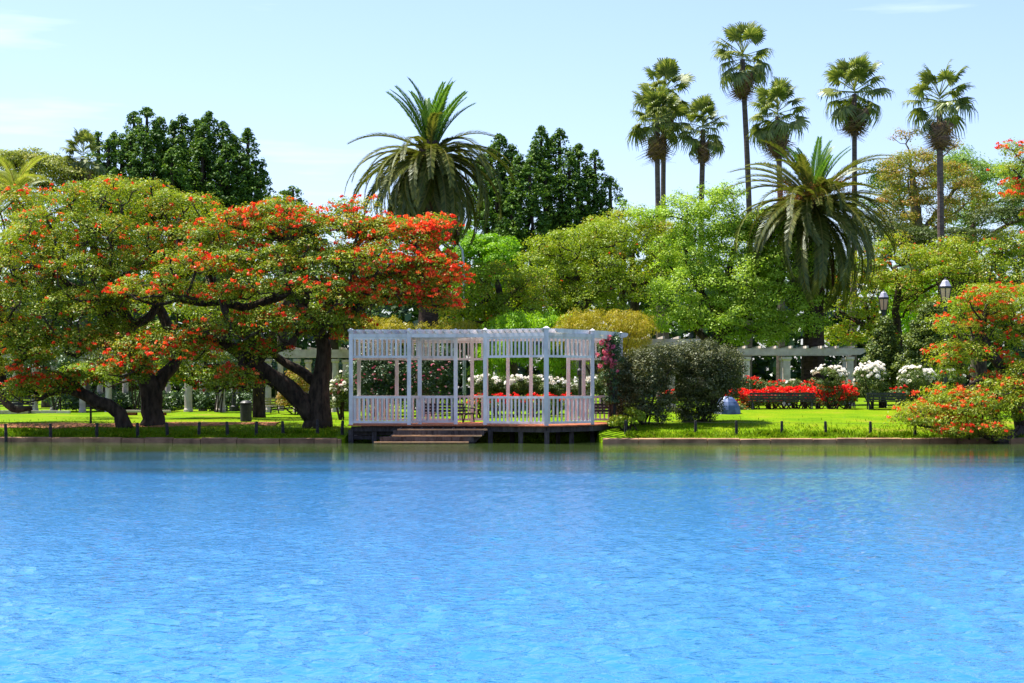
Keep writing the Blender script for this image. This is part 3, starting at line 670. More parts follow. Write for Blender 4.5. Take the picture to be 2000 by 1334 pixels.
for i, px in enumerate(RP):
    rtops.append(fence_post(px, 68.0, .50, 'short dark stake along the right bank, ' + (ORD[i] + ' one right of the pavilion' if i else 'beside the pavilion deck')))
def wire(tp, label):
    o = thing('fence_wire', label, 'wire', tp[0]); mb = MB()
    for a, b in zip(tp[:-1], tp[1:]):
        a = np.array(a) - [0, 0, .03]; b = np.array(b) - [0, 0, .03]; m = (a + b) / 2 - [0, 0, .025]; mb.tube([a, m, b], [.004] * 3, 4)
    mb.build('strand', M['post'], o)
wire(tops, 'thin sagging wire joining the stakes left of the pavilion'); wire(rtops, 'thin sagging wire joining the stakes on the right bank')

def column(mb, x, Y, z0, z1, r, sides=4):
    mb.lathe((x, Y, z0 - .1), [(r * 1.2, 0), (r * 1.2, .22), (r * 1.05, .26), (r, .3), (r * .92, z1 - z0 - .1), (r * 1.25, z1 - z0 - .02), (r * 1.25, z1 - z0 + .095)], sides, PI / 4 if sides == 4 else 0)
def pergola(name, label, Y, x0, x1, py_top, py_bot, cols, m, curve=0.0, depth=2.6, rise=None, sides=4, rafters=True):
    o = thing(name, label, 'pergola', G((x0 + x1) / 2, Y)); zt = P(0, py_top, Y)[2]; zb = P(0, py_bot, Y)[2]
    a, b = X(x0, Y), X(x1, Y)
    for d in (0, depth):
        mb = MB(); q = []
        h = zt - zb; yy = Y + d
        for y_ in (yy - .14, yy + .14): q += [(a, y_, zt), (a + .0, y_, zb + h * .55), (a + .3, y_, zb), (b - .3, y_, zb), (b, y_, zb + h * .55), (b, y_, zt)]
        mb.add(q, [(0, 1, 2, 3, 4, 5), (11, 10, 9, 8, 7, 6)] + [(i, i + 6, (i + 1) % 6 + 6, (i + 1) % 6) for i in range(6)]); mb.build('beam', M[m], o)
    if rafters:
        x = a + .4
        while x < b - .3:
            mb = MB(); mb.bar((x, Y - .35, zt + .065), (x, Y + depth + .35, zt + .065), .09, .12); mb.build('rafter', M[m], o); x += .75
    for (px, wpx) in cols:
        for d in (0, depth):
            mb = MB(); x = X(px, Y); g = float(gz(x, Y + d)); column(mb, x + (0 if d == 0 else .25), Y + d, g, zb - .098, wpx * S(Y) / 2 * (1.2 if sides == 4 else .8), sides); mb.build('column', M[m], o)
pergola('pergola', 'cream pergola with chamfered beam ends behind the red flower bed and rose bushes', 90, 1440, 1692, 680.5, 693, [(1458, 15), (1536, 17), (1660, 15)], 'cream')
pergola('pergola', 'cream pergola whose columns show through the right bays of the white pavilion', 86, 1060, 1368, 662, 674, [(1115, 19), (1147, 14), (1310, 16)], 'cream', depth=2.4)
pergola('pergola', 'long cream pergola behind the trunks of the red flowering trees on the left', 87, -60, 760, 683, 697, [(-10, 15), (68, 16), (161, 15), (212, 16), (298, 16), (368, 19), (431, 22), (524, 15), (580, 16), (655, 16), (735, 15)], 'cream', depth=2.6, sides=10)

def dome():
    Y = 77.5; g = G(1420, Y); o = thing('dome_cover', 'low domed blue cloth cover on the lawn behind the dark shrub', 'cover', g)
    r = 27 * S(Y); n = 12; H = 36 * S(Y)
    for k in range(n):
        a0 = 2 * PI * k / n; a1 = 2 * PI * (k + 1) / n; vv = []; fs = []; m = 7
        for i in range(m):
            t = i / (m - 1) * PI / 2 * .97
            for j, a in enumerate((a0, (a0 + a1) / 2, a1)):
                rr = r * math.cos(t) * (1 if j != 1 else .965); vv.append((g[0] + rr * math.cos(a), g[1] + rr * math.sin(a), g[2] - .03 + H * math.sin(t) * (1 if j != 1 else .985)))
        for i in range(m - 1):
            for j in range(2): fs.append((i * 3 + j, i * 3 + j + 1, i * 3 + 4 + j, i * 3 + 3 + j))
        mb = MB(); mb.add(vv, fs); mb.build('panel', M['tent_glare' if k in (7,) else 'tent'], o)
dome()

# ------------------------------------------------------------------ palms
def fan_mesh(m, nb=26, R=.86, pet=1.2, droop=.35, spread=2.35, seed=0):
    r = np.random.default_rng(seed); Q = []; T = []
    # petiole as two crossed strips
    for w_ in ((0, .028, 0), (0, 0, .028)):
        w_ = np.array(w_); a = np.array([0, 0, 0.]); b = np.array([pet, 0, 0.]); Q.append([a - w_, a + w_, b + w_ * .7, b - w_ * .7]); T.append(.75)
    for i in range(nb):
        th = (i / (nb - 1) - .5) * 2 * spread; L_ = R * (1 - .28 * abs(th) / spread) * r.uniform(.85, 1.1)
        d = np.array([math.cos(th), math.sin(th), 0]); fold = .10 * (1 if i % 2 else -1)
        s = np.array([-d[1], d[0], fold]); o = np.array([pet, 0, 0.]); dr = droop * r.uniform(.6, 1.5)
        p1 = o + d * L_ * .55 + np.array([0, 0, -.04]); p2 = o + d * L_ * .9 + np.array([0, 0, -dr * .55 * L_]); p3 = p2 + d * L_ * .05 + np.array([0, 0, -dr * .6 * L_]); wd = .055
        t = r.random()
        Q.append([o - s * .012, p1 - s * wd, p1 + s * wd, o + s * .012]); T.append(t)
        Q.append([p1 - s * wd, p2 - s * wd * .55, p2 + s * wd * .55, p1 + s * wd]); T.append(t)
        Q.append([p2 - s * wd * .5, p3 - s * .006, p3 + s * .006, p2 + s * wd * .5]); T.append(t * .7)
    o = quads('fan_leaf', np.array(Q, float), np.array(T), m, None, origin=(0, 0, 0)); me = o.data; bpy.data.objects.remove(o); return me
def frond_mesh(m, L_=4.2, bend=70, n=72, ll=.52, vee=.45, seed=0, wd=.072):
    r = np.random.default_rng(seed); Q = []; T = []; K = 14; p = np.zeros(3); C = [p.copy()]; D = []
    for i in range(K):
        s = (i + .5) / K; th = -math.radians(bend) * s ** 1.35; d = np.array([math.cos(th), 0, math.sin(th)]); D.append(d); p = p + d * L_ / K; C.append(p.copy())
    D.append(D[-1]); C = np.array(C); D = np.array(D)
    for i in range(K):
        r0 = .05 * (1 - i / K) + .008; r1 = .05 * (1 - (i + 1) / K) + .008
        for w_ in (np.array([0, 1, 0.]), np.array([-D[i][2], 0, D[i][0]])):
            Q.append([C[i] - w_ * r0, C[i] + w_ * r0, C[i + 1] + w_ * r1, C[i + 1] - w_ * r1]); T.append(.95)
    for i in range(n):
        s = .07 + .93 * i / (n - 1); f = s * K; k = min(int(f), K - 1); q = C[k] + (C[k + 1] - C[k]) * (f - k); d = D[k]; up = np.array([-d[2], 0, d[0]])
        env = min(1, s / .18) * (1 - .55 * max(0, s - .55) / .45)
        for sg in (-1, 1):
            l = ll * env * r.uniform(.85, 1.12); e = unit(d * (.55 + .5 * s) + np.array([0, sg, 0]) * .85 + up * vee * r.uniform(.6, 1.3))
            tip = q + e * l + np.array([0, 0, -.10 * l]); mid = q + e * l * .4; sd_ = unit(np.cross(e, up + .3 * np.array([0, sg, 0]))) * wd * .5
            Q.append([q, mid + sd_, tip, mid - sd_]); T.append(r.random() * .85)
    o = quads('frond', np.array(Q, float), np.array(T), m, None, origin=(0, 0, 0)); me = o.data; bpy.data.objects.remove(o); return me
def inst(name, me, root, loc, az, el, roll=0.0, sc=1.0):
    o = bpy.data.objects.new(name, me); COL.objects.link(o); o.parent = root
    o.location = Vector([float(c) for c in loc]) - root.location
    o.rotation_mode = 'QUATERNION'
    o.rotation_quaternion = Quaternion((0, 0, 1), az) @ Quaternion((0, 1, 0), -el) @ Quaternion((1, 0, 0), roll); o.scale = (sc, sc, sc)
    return o
FANS = [fan_mesh(M['fan'], seed=k, droop=dr) for k, dr in enumerate((.25, .45, .8))]
DEADF = [fan_mesh(M['fan_dead'], nb=18, seed=9 + k, droop=1.2, R=.9, pet=.9, spread=1.6) for k in range(2)]
def fan_palm(px, py, Y, wpx, lean, label, base_px=None, dead=18, n=30, trunk=.2):
    g = G(base_px if base_px else px + lean, Y); c = P(px, py, Y)
    o = thing('fan_palm', label, 'palm tree', g, 'tall fan palms'); sc = wpx * S(Y) / 2 / 1.76
    mid = (g + c) / 2 + np.array([lean * S(Y) * .35 + random.uniform(-.25, .25), 0, 0]); n += random.randint(-5, 5); dead += random.randint(-5, 6)
    line = smooth_line([np.append(g, trunk * 1.6), np.append(mid, trunk), np.append(c - [0, 0, .2], trunk * .85)], .8)
    mb = MB(); mb.tube([q[:3] for q in line], [q[3] for q in line], 9, wob=.06); mb.build('trunk', M['fan_trunk'], o)
    for i in range(n):
        el = math.radians(78 - 116 * ((i + .5) / n) ** .9) + random.gauss(0, .16); az = i * 2.39996 + random.gauss(0, .45)
        loc = c + np.array([0, 0, .35 - .75 * i / n])
        inst('fan_leaf', FANS[0 if i < n * .4 else (1 if i < n * .7 else 2)], o, loc, az, el, random.gauss(0, .35), sc * random.uniform(.88, 1.1))
    for i in range(dead):
        t = i / dead; loc = c + np.array([0, 0, -.35 - 1.3 * t])
        inst('dead_leaf', DEADF[i % 2], o, loc, i * 2.39996 + random.gauss(0, .3), math.radians(-58 - 22 * t) + random.gauss(0, .07), random.gauss(0, .3), sc * random.uniform(.85, 1.0) * (1 - .25 * t))
fan_palm(1450, 110, 122, 116, 8, 'tallest fan palm with a brown skirt of dead leaves', 1459)
fan_palm(1297, 182, 130, 112, 3, 'fan palm whose crown stands behind and above its twin at the left of the group', 1303)
fan_palm(1283, 232, 125, 112, 5, 'fan palm in front of its twin, leftmost trunk of the tall group', 1290)
fan_palm(1373, 248, 124, 98, -8, 'smaller fan palm between the left twins and the tallest palm', 1366, dead=13)
fan_palm(1519, 222, 118, 116, 5, 'bushy fan palm directly behind the right date palm', 1524, dead=28, n=34)
fan_palm(1669, 178, 126, 126, -4, 'fan palm rising just right of the right date palm', 1664)
fan_palm(1835, 196, 97, 128, 6, 'fan palm standing alone furthest right with a long bare trunk', 1842, trunk=.19)
fan_palm(163, 304, 100, 80, 3, 'small fan palm poking up left of the dark conifers', 166, dead=8, n=26)

def date_palm(cx, cy, Y, bx, label, lens, plan, fruits=0, trunk_r=.45, dead=10):
    g = G(bx, Y); c = P(cx, cy, Y); o = thing('date_palm', label, 'palm tree', g, 'date palms')
    line = smooth_line([np.append(g, trunk_r * 1.25), np.append(g * .5 + c * .5, trunk_r), np.append(c - [0, 0, .9], trunk_r * 1.05), np.append(c, trunk_r * 1.25), np.append(c + [0, 0, .5], trunk_r * .6)], .35)
    mb = MB(); mb.tube([q[:3] for q in line], [q[3] for q in line], 14, wob=.16); mb.build('trunk', M['palm_bark'], o)
    kinds = {}
    for (key, m, bend, L_, vee, ll) in (('up', 'frond_up', 34, .90, .3, .58), ('arch', 'frond', 55, 1.0, .4, .5), ('mid', 'frond', 95, 1.02, .3, .5), ('hang', 'frond', 98, 1.3, .16, .52), ('dead', 'frond_dead', 40, .95, -.2, .34)):
        kinds[key] = [frond_mesh(M[m], lens * L_, bend + 8 * v, ll=ll * lens / 4.2, vee=vee, seed=v * 7 + len(key)) for v in range(2)]
    i = 0
    for (key, num, e0, e1, dz) in plan:
        for k in range(num):
            t = (k + .5) / num; el = math.radians(e0 + (e1 - e0) * t) + random.gauss(0, .07); az = i * 2.39996 + random.gauss(0, .2); i += 1
            rr = .22 if key == 'up' else .38
            loc = c + np.array([math.cos(az) * rr, math.sin(az) * rr, dz - .25 * t])
            inst('frond' if key != 'dead' else 'dead_frond', kinds[key][k % 2], o, loc, az, el, random.gauss(0, .25), random.uniform(.88, 1.08) * (.74 if fruits and key == 'up' else 1))
    for k in range(fruits):
        az = k * 1.05 + .4; base = c + np.array([math.cos(az) * .5, math.sin(az) * .5, .1]); tip = base + np.array([math.cos(az) * 1.3, math.sin(az) * 1.3, .15 + .5 * (k % 3) - .3])
        n = 900; t = RNG.random((n, 1)) ** .5; sp = RNG.normal(size=(n, 3)) * np.array([.34, .34, .25]) * t; p = base + (tip - base) * t + sp + np.array([0, 0, -.35]) * t ** 2
        leaves('fruit_cluster', p, RNG.normal(size=(n, 3)), .09, RNG.random(n), M['orangefruit'], o, .5)
date_palm(842, 292, 89, 832, 'large date palm with hanging fronds behind the red flowering tree', 3.55,
          [('up', 14, 88, 62, .3), ('arch', 4, 58, 30, .2), ('mid', 8, 26, 0, .0), ('hang', 44, 30, -15, -.2), ('hang', 56, -5, -58, -.5), ('dead', 22, -45, -80, -.9)])
date_palm(1588, 388, 94, 1588, 'date palm with orange fruit clusters and dark drooping fronds on the right', 4.3,
          [('up', 12, 88, 55, .3), ('arch', 18, 58, 15, .2), ('mid', 24, 34, -10, .0), ('hang', 32, 25, -20, -.3), ('hang', 30, -10, -60, -.6), ('dead', 12, -60, -82, -.8)], fruits=6, trunk_r=.5)
def feather_palm():
    Y = 90; g = G(38, Y); c = P(30, 382, Y); o = thing('feather_palm', 'soft light green feathery palm at the left edge above the flowering trees', 'palm tree', g)
    mb = MB(); mb.tube([g, (g + c) / 2, c], [.2, .16, .13], 8, wob=.05); mb.build('trunk', M['fan_trunk'], o)
    ms = [frond_mesh(M['yellowgreen'], 2.6, b, n=46, ll=.6, vee=.05, seed=b, wd=.04) for b in (75, 110)]
    for i in range(24): inst('frond', ms[i % 2], o, c, i * 2.4, math.radians(80 - 85 * i / 24), random.gauss(0, .3), random.uniform(.85, 1.1))
feather_palm()

# ------------------------------------------------------------------ broadleaf trees
def tree(name, label, cat, bx, Y, limbs, lobes, pad=(.85, .54), per=270, ln=.11, leaf='ceibo', bark='bark', asp=.5, flowers=None, group=None,
         crook=.16, attach=1.2, r_tip=.022, low=.35, rmax=.2, tb=0.5, tv=.22, inner=.5, twigs=2):
    """limbs: [[(px,py,dY,r),...],...]; lobes: (px,py,rx,ry,dY,depth,count); flowers: (fn(px,py)->clusters per pad, size)"""
    g = G(bx, Y); o = thing(name, label, cat, g, group)
    LL = []
    for k, l in enumerate(limbs):
        q = [np.append(P(px, py, Y + dy), r) for (px, py, dy, r) in l]
        if k == 0: q[0][:3] = g - [0, 0, .15]
        LL.append(q)
    pads = lobe_pads(lobes, Y)
    mb = MB(); skeleton(mb, LL, pads, r_tip, crook=crook, attach_z=g[2] + attach, rmax=rmax, pad_r=pad[0], twigs=twigs); mb.build('trunk', M[bark], o, smooth=True)
    k = len(pads); sc = RNG.uniform(.62, 1.35, (k, 1)); R = np.array([pad[0], pad[0], pad[1]])[None] * sc * RNG.uniform(.85, 1.15, (k, 3))
    p, n = pad_points(pads, R, per, low, inner)
    t = np.repeat(RNG.normal(tb, .13, k), per) + RNG.normal(0, tv, k * per)
    leaves('crown', p, n, ln * RNG.uniform(.7, 1.35, k * per), t, M[leaf], o, asp)
    if flowers:
        fn, size, petals = flowers; C = []
        for c, r in zip(pads, R):
            px = HX + c[0] / c[1] * F; py = HY - (c[2] - EYE) / c[1] * F; m = RNG.poisson(fn(px, py) * RNG.gamma(1.3, .85))
            for _ in range(m):
                d = unit(RNG.normal(size=3)); d[2] = abs(d[2]) * .8 - .12
                if RNG.random() < .35: d[1] = -abs(d[1])
                C.append(c + unit(d) * r * RNG.uniform(.92, 1.1))
        if C:
            C = np.array(C); q = flower_quads(C, petals, size * RNG.uniform(.65, 1.25, (len(C), 1, 1)), size * .72)
            quads('blossoms', q, np.repeat(RNG.normal(.5, .25, len(C)), petals) + RNG.normal(0, .12, len(C) * petals), M['red'], o)
    return o

CT = 'coral trees along the lake'
def fA(px, py):
    d = 3.8
    if px > 690: d = 11
    if py > 640: d = 6.0
    if px < 380 and py < 640: d = 6.0
    if 430 < px < 620 and py < 450: d = 8
    if 470 < px < 640 and 500 < py < 600: d = 2.4
    return d
tree('coral_tree', 'large coral tree covered in red blossom, its dark trunk forking beside the white pavilion', 'tree', 620, 71.0,
     [[(620, 828, 0, .62), (621, 805, 0, .50), (622, 775, 0, .44), (626, 740, -.1, .34), (630, 705, -.1, .30), (632, 675, -.2, .28), (622, 640, -.3, .26), (640, 600, -.4, .22), (690, 560, -.6, .18), (760, 535, -.8, .15), (830, 520, -.8, .11)],
      [(612, 812, 0, .44), (590, 785, -.1, .40), (560, 757, -.2, .36), (528, 735, -.4, .33), (500, 715, -.7, .30), (470, 690, -1, .25), (430, 672, -1.2, .2), (370, 665, -1.4, .15), (300, 690, -1.5, .11)],
      [(614, 745, 0, .22), (595, 728, .1, .20), (570, 716, .2, .18), (545, 700, .3, .15), (520, 680, .4, .12)],
      [(622, 640, -.3, .24), (590, 600, 0, .22), (560, 575, .3, .19), (520, 590, .4, .17), (475, 600, .4, .17), (430, 590, .3, .15), (385, 592, .2, .12), (330, 570, 0, .09)],
      [(590, 600, 0, .2), (600, 550, .3, .17), (575, 500, .6, .15), (545, 470, .7, .12), (520, 440, .7, .09)],
      [(640, 600, -.4, .19), (665, 545, .2, .16), (680, 500, .4, .13), (720, 460, .4, .1), (790, 470, .2, .07)],
      [(500, 715, -.7, .24), (455, 740, -1.0, .17), (420, 735, -1.2, .12)]],
     [(545, 440, 95, 28, -0.10, 2.2, 26), (455, 462, 70, 38, -0.10, 1.8, 14), (665, 452, 95, 26, -0.30, 2.2, 24), (785, 470, 66, 34, -0.70, 1.8, 20), (838, 535, 46, 42, -1.20, 1.7, 17), (838, 588, 38, 26, -1.20, 1.3, 9),
      (720, 520, 85, 34, -1.70, 2.0, 18), (600, 510, 90, 30, -1.30, 2.0, 16), (500, 525, 80, 30, -1.70, 2.0, 14), (400, 525, 90, 36, -1.70, 1.9, 20), (300, 570, 85, 26, -2.10, 1.5, 15), (640, 575, 75, 32, -2.30, 1.4, 13), (745, 580, 60, 32, -1.70, 1.4, 11),
      (560, 640, 85, 26, -2.50, 1.3, 17), (655, 632, 45, 22, -2.10, 1.2, 9), (330, 688, 90, 26, -2.80, 1.1, 19), (235, 728, 46, 28, -2.80, 1.0, 10), (430, 650, 50, 26, -2.50, 1.1, 9), (455, 752, 36, 26, -2.50, .9, 8), (500, 690, 40, 26, -1.50, 1.0, 8), (680, 660, 24, 16, -1.90, .7, 4), (430, 580, 46, 14, -2.60, .8, 6), (500, 565, 40, 16, -2.60, .8, 5), (590, 560, 30, 16, -2.60, .7, 4), (550, 412, 26, 8, -0.10, .9, 4), (690, 416, 30, 8, -0.30, .9, 4), (845, 445, 26, 10, -0.70, .9, 4), (880, 532, 14, 16, -1.20, .7, 4), (866, 604, 14, 12, -1.20, .7, 3), (385, 470, 40, 16, -0.30, 1.2, 6)],
     pad=(.70, .43), per=315, ln=.10, inner=.62, r_tip=.03, low=.2, flowers=(fA, .15, 11), group=CT, tb=.45)
def fB(px, py):
    if px > 330: return 2.5
    return 1.5 if py < 620 else 1.8
tree('coral_tree', 'broad green coral tree with scattered red blossom on an upright thick dark trunk', 'tree', 300, 72.0,
     [[(300, 832, 0, .55), (299, 815, 0, .45), (297, 790, 0, .42), (296, 768, 0, .44), (285, 735, 0, .36), (262, 695, .2, .30), (252, 640, .4, .26), (238, 600, .5, .24), (215, 555, .8, .2), (190, 500, 1.2, .17), (170, 450, 1.5, .12)],
      [(296, 768, 0, .36), (320, 735, .2, .28), (345, 700, .6, .24), (330, 640, 1.1, .22), (310, 600, 1.4, .2), (300, 540, 1.8, .17), (330, 480, 2.0, .14), (350, 430, 2.2, .1)],
      [(262, 695, .2, .24), (215, 672, -.2, .2), (160, 665, -.4, .18), (110, 668, -.5, .16), (60, 690, -.7, .13), (20, 720, -.8, .1)],
      [(238, 600, .5, .22), (200, 580, .4, .18), (140, 560, .4, .16), (100, 530, .4, .14), (60, 525, .3, .1), (20, 545, .2, .08)],
      [(252, 640, .4, .2), (295, 615, .6, .17), (330, 560, .9, .14), (390, 520, 1.3, .1)]],
     [(235, 395, 125, 34, 0.80, 2.4, 28), (350, 425, 85, 30, 1.20, 2.0, 17), (130, 450, 110, 44, 0.40, 2.3, 24), (250, 470, 120, 36, -0.20, 2.3, 22), (60, 500, 85, 50, -0.40, 2.0, 18), (170, 530, 100, 34, -1.20, 2.0, 18), (320, 510, 90, 32, -0.20, 1.8, 13),
      (50, 590, 80, 46, -1.20, 1.7, 16), (150, 610, 90, 40, -1.90, 1.6, 17), (245, 585, 60, 30, -1.60, 1.4, 9), (100, 680, 80, 36, -2.20, 1.4, 13), (195, 680, 60, 34, -2.20, 1.3, 10), (20, 660, 60, 44, -1.60, 1.4, 10), (-40, 560, 80, 90, -1.00, 2.0, 12), (230, 660, 50, 28, -0.20, 1.2, 6), (390, 480, 50, 36, 0.60, 1.4, 8)],
     pad=(.76, .46), per=360, ln=.10, inner=.62, r_tip=.03, low=.2, flowers=(fB, .135, 10), group=CT, tb=.48)
tree('coral_tree', 'small coral tree leaning far left over the bank with a crooked dark trunk', 'tree', 247, 71.2,
     [[(247, 834, 0, .36), (238, 818, 0, .29), (228, 802, 0, .26), (212, 790, -.1, .25), (190, 784, -.2, .24), (168, 774, -.3, .22), (148, 764, -.4, .18), (120, 762, -.5, .13), (95, 772, -.6, .1), (70, 783, -.7, .07)],
      [(168, 774, -.3, .16), (140, 745, -.5, .12), (110, 728, -.7, .08)]],
     [(92, 752, 52, 22, -.7, 1.1, 11), (48, 768, 26, 16, -.8, .8, 5), (150, 745, 40, 22, -.4, 1.0, 7), (55, 720, 40, 30, -.4, 1.0, 6)],
     pad=(.55, .28), per=230, ln=.10, flowers=(lambda x, y: 5, .14, 10), group=CT, attach=.6, tb=.4)
tree('coral_tree', 'coral tree cut by the left edge of the view, dark branches low over the lawn', 'tree', -25, 74,
     [[(-25, 815, 0, .4), (-22, 780, 0, .34), (0, 745, 0, .28), (-10, 690, .2, .22), (10, 640, .4, .2), (-10, 560, .6, .16), (0, 480, .8, .1)], [(0, 745, 0, .2), (15, 790, -1, .16), (35, 800, -1.2, .13), (62, 797, -1.3, .08)], [(-10, 690, .2, .2), (40, 650, .2, .14), (90, 640, .2, .08)]],
     [(0, 405, 75, 40, 1.2, 1.8, 15), (-20, 480, 80, 50, 1.2, 1.8, 12), (-30, 740, 60, 40, -.4, 1.4, 9), (35, 700, 50, 24, -.4, 1.2, 7), (55, 770, 40, 20, .4, 1.0, 5)],
     pad=(.8, .38), per=300, ln=.105, flowers=(lambda x, y: 2.6, .13, 10), group=CT, tb=.5)
tree('coral_tree', 'coral tree with a slim upright trunk behind the litter bin, mostly hidden', 'tree', 506, 79,
     [[(506, 808, 0, .3), (506, 770, 0, .26), (504, 740, 0, .24), (500, 700, 0, .2), (470, 640, 0, .17), (430, 580, 0, .13)], [(500, 700, 0, .18), (540, 640, 0, .14), (560, 580, 0, .1)], [(504, 740, 0, .2), (440, 720, 0, .16), (400, 715, 0, .1)]],
     [(430, 600, 100, 40, 0, 2, 14), (560, 600, 90, 44, 0, 2, 12), (380, 700, 60, 26, 0, 1.3, 8), (400, 742, 56, 18, -.4, 1.2, 8), (345, 735, 36, 20, -.4, 1.0, 6), (180, 735, 50, 20, 0, 1.2, 7), (420, 470, 90, 60, .5, 2, 12), (290, 640, 70, 60, 0, 1.6, 9)],
     pad=(.9, .42), per=280, ln=.12, flowers=(lambda x, y: 2.0, .1, 7), group=CT, tb=.35)
# right foreground, leaning over the water
tree('coral_tree', 'coral tree with red blossom leaning over the water at the right edge', 'tree', 2010, 69.2,
     [[(2010, 850, 0, .4), (1995, 820, -.2, .3), (1985, 780, -.5, .26), (1965, 735, -.6, .22), (1935, 690, -.6, .18), (1920, 640, -.5, .14), (1930, 590, -.3, .1)],
      [(1995, 840, -.3, .22), (1978, 848, -1.2, .16), (1955, 835, -1.8, .13), (1930, 800, -2.2, .1), (1880, 790, -2.4, .08), (1820, 800, -2.5, .05)],
      [(2000, 845, -.3, .2), (1960, 862, -2.0, .14), (1920, 850, -2.6, .1), (1870, 840, -2.8, .07)],
      [(1985, 780, -.5, .2), (2010, 700, -.6, .16), (2030, 600, -.4, .12), (2040, 480, 0, .1), (2025, 380, 0, .06)],
      [(1965, 735, -.6, .16), (1920, 740, -1.4, .1), (1880, 760, -1.8, .06)]],
     [(1915, 590, 52, 28, -.2, 1.5, 12), (1985, 600, 50, 44, -.4, 1.5, 12), (1880, 640, 44, 26, -.4, 1.2, 9), (1880, 690, 46, 22, -.8, 1.2, 9), (1995, 690, 40, 50, -.6, 1.3, 10), (1950, 640, 40, 30, 0, 1.2, 7), (1860, 720, 30, 20, -.4, .8, 5),
      (1800, 815, 46, 26, -2.4, 1.1, 12), (1850, 790, 50, 26, -2.0, 1.2, 12), (1900, 800, 50, 30, -2.4, 1.2, 13), (1960, 770, 50, 34, -1.8, 1.3, 13), (1850, 838, 48, 22, -2.6, 1.1, 11), (1915, 842, 44, 20, -2.8, 1.0, 9), (1990, 800, 40, 34, -2.2, 1.2, 10), (1985, 740, 40, 30, -1.2, 1.1, 8),
      (1985, 320, 24, 38, 0, .7, 6), (1995, 380, 16, 30, 0, .6, 4), (2030, 460, 40, 60, 0, 1.0, 7)],
     pad=(.62, .34), per=300, ln=.11, leaf='ceibo_green', flowers=(lambda x, y: 3.0 if y > 560 else 5, .14, 10), group=CT, tb=.6, attach=-.6, asp=.34)

# middle and right background
fr = lambda x, y: .45
tree('coral_tree', 'green coral tree with twisted branches behind the middle of the pavilion', 'tree', 985, 90,
     [[(985, 815, 0, .3), (985, 700, 0, .26), (983, 620, 0, .22), (978, 580, 0, .18), (970, 545, 0, .12)], [(983, 620, 0, .16), (950, 585, -.3, .1), (930, 600, -.5, .07)], [(980, 590, 0, .14), (1020, 560, 0, .1)]],
     [(975, 555, 60, 40, 0, 1.8, 17), (935, 600, 50, 30, -.3, 1.5, 11), (1010, 610, 60, 36, -.3, 1.6, 13), (900, 640, 60, 30, 0, 1.5, 9), (1040, 560, 40, 30, .4, 1.4, 7)],
     pad=(.75, .46), per=300, ln=.12, leaf='ceibo_green', flowers=(fr, .1, 6), group='coral trees in the garden behind', tb=.5)
tree('coral_tree', 'green coral tree with dark crooked limbs between the pavilion and the tall conifers', 'tree', 1120, 93,
     [[(1120, 812, 0, .36), (1122, 700, 0, .3), (1122, 620, 0, .25), (1120, 560, .2, .2), (1122, 520, .3, .14)], [(1122, 620, 0, .18), (1080, 580, -.3, .13), (1060, 560, -.4, .09)], [(1122, 620, 0, .2), (1165, 560, 0, .14), (1160, 500, .2, .1)], [(1122, 680, 0, .2), (1085, 640, -.8, .12), (1060, 610, -.9, .08)]],
     [(1110, 482, 68, 26, .5, 2.2, 19), (1190, 470, 50, 30, .8, 2.0, 12), (1060, 525, 48, 28, 0, 1.8, 12), (1150, 530, 60, 34, -.4, 2.0, 15), (1060, 590, 60, 36, -.6, 1.8, 15), (1145, 595, 70, 36, -.8, 1.8, 18), (1210, 560, 50, 46, -.2, 1.8, 13), (1110, 640, 70, 26, -.8, 1.5, 11)],
     pad=(.80, .50), per=270, ln=.125, leaf='ceibo_green', flowers=(lambda x, y: .3, .1, 6), group='coral trees in the garden behind', tb=.48)
tree('coral_tree', 'olive rounded coral tree left of the bright green tree', 'tree', 1235, 103,
     [[(1235, 808, 0, .4), (1235, 680, 0, .32), (1240, 580, 0, .24), (1235, 500, 0, .16)], [(1240, 580, 0, .2), (1190, 520, 0, .12)], [(1240, 580, 0, .2), (1285, 520, 0, .12)]],
     [(1225, 452, 75, 34, 0, 2.6, 22), (1160, 470, 50, 30, .4, 2.0, 11), (1290, 470, 60, 34, 0, 2.2, 15), (1220, 520, 90, 44, -1, 2.4, 22), (1300, 540, 60, 50, -1, 2.0, 14)],
     pad=(.85, .54), per=270, ln=.13, leaf='ceibo_green', flowers=(lambda x, y: .12, .1, 6), group='coral trees in the garden behind', tb=.66)
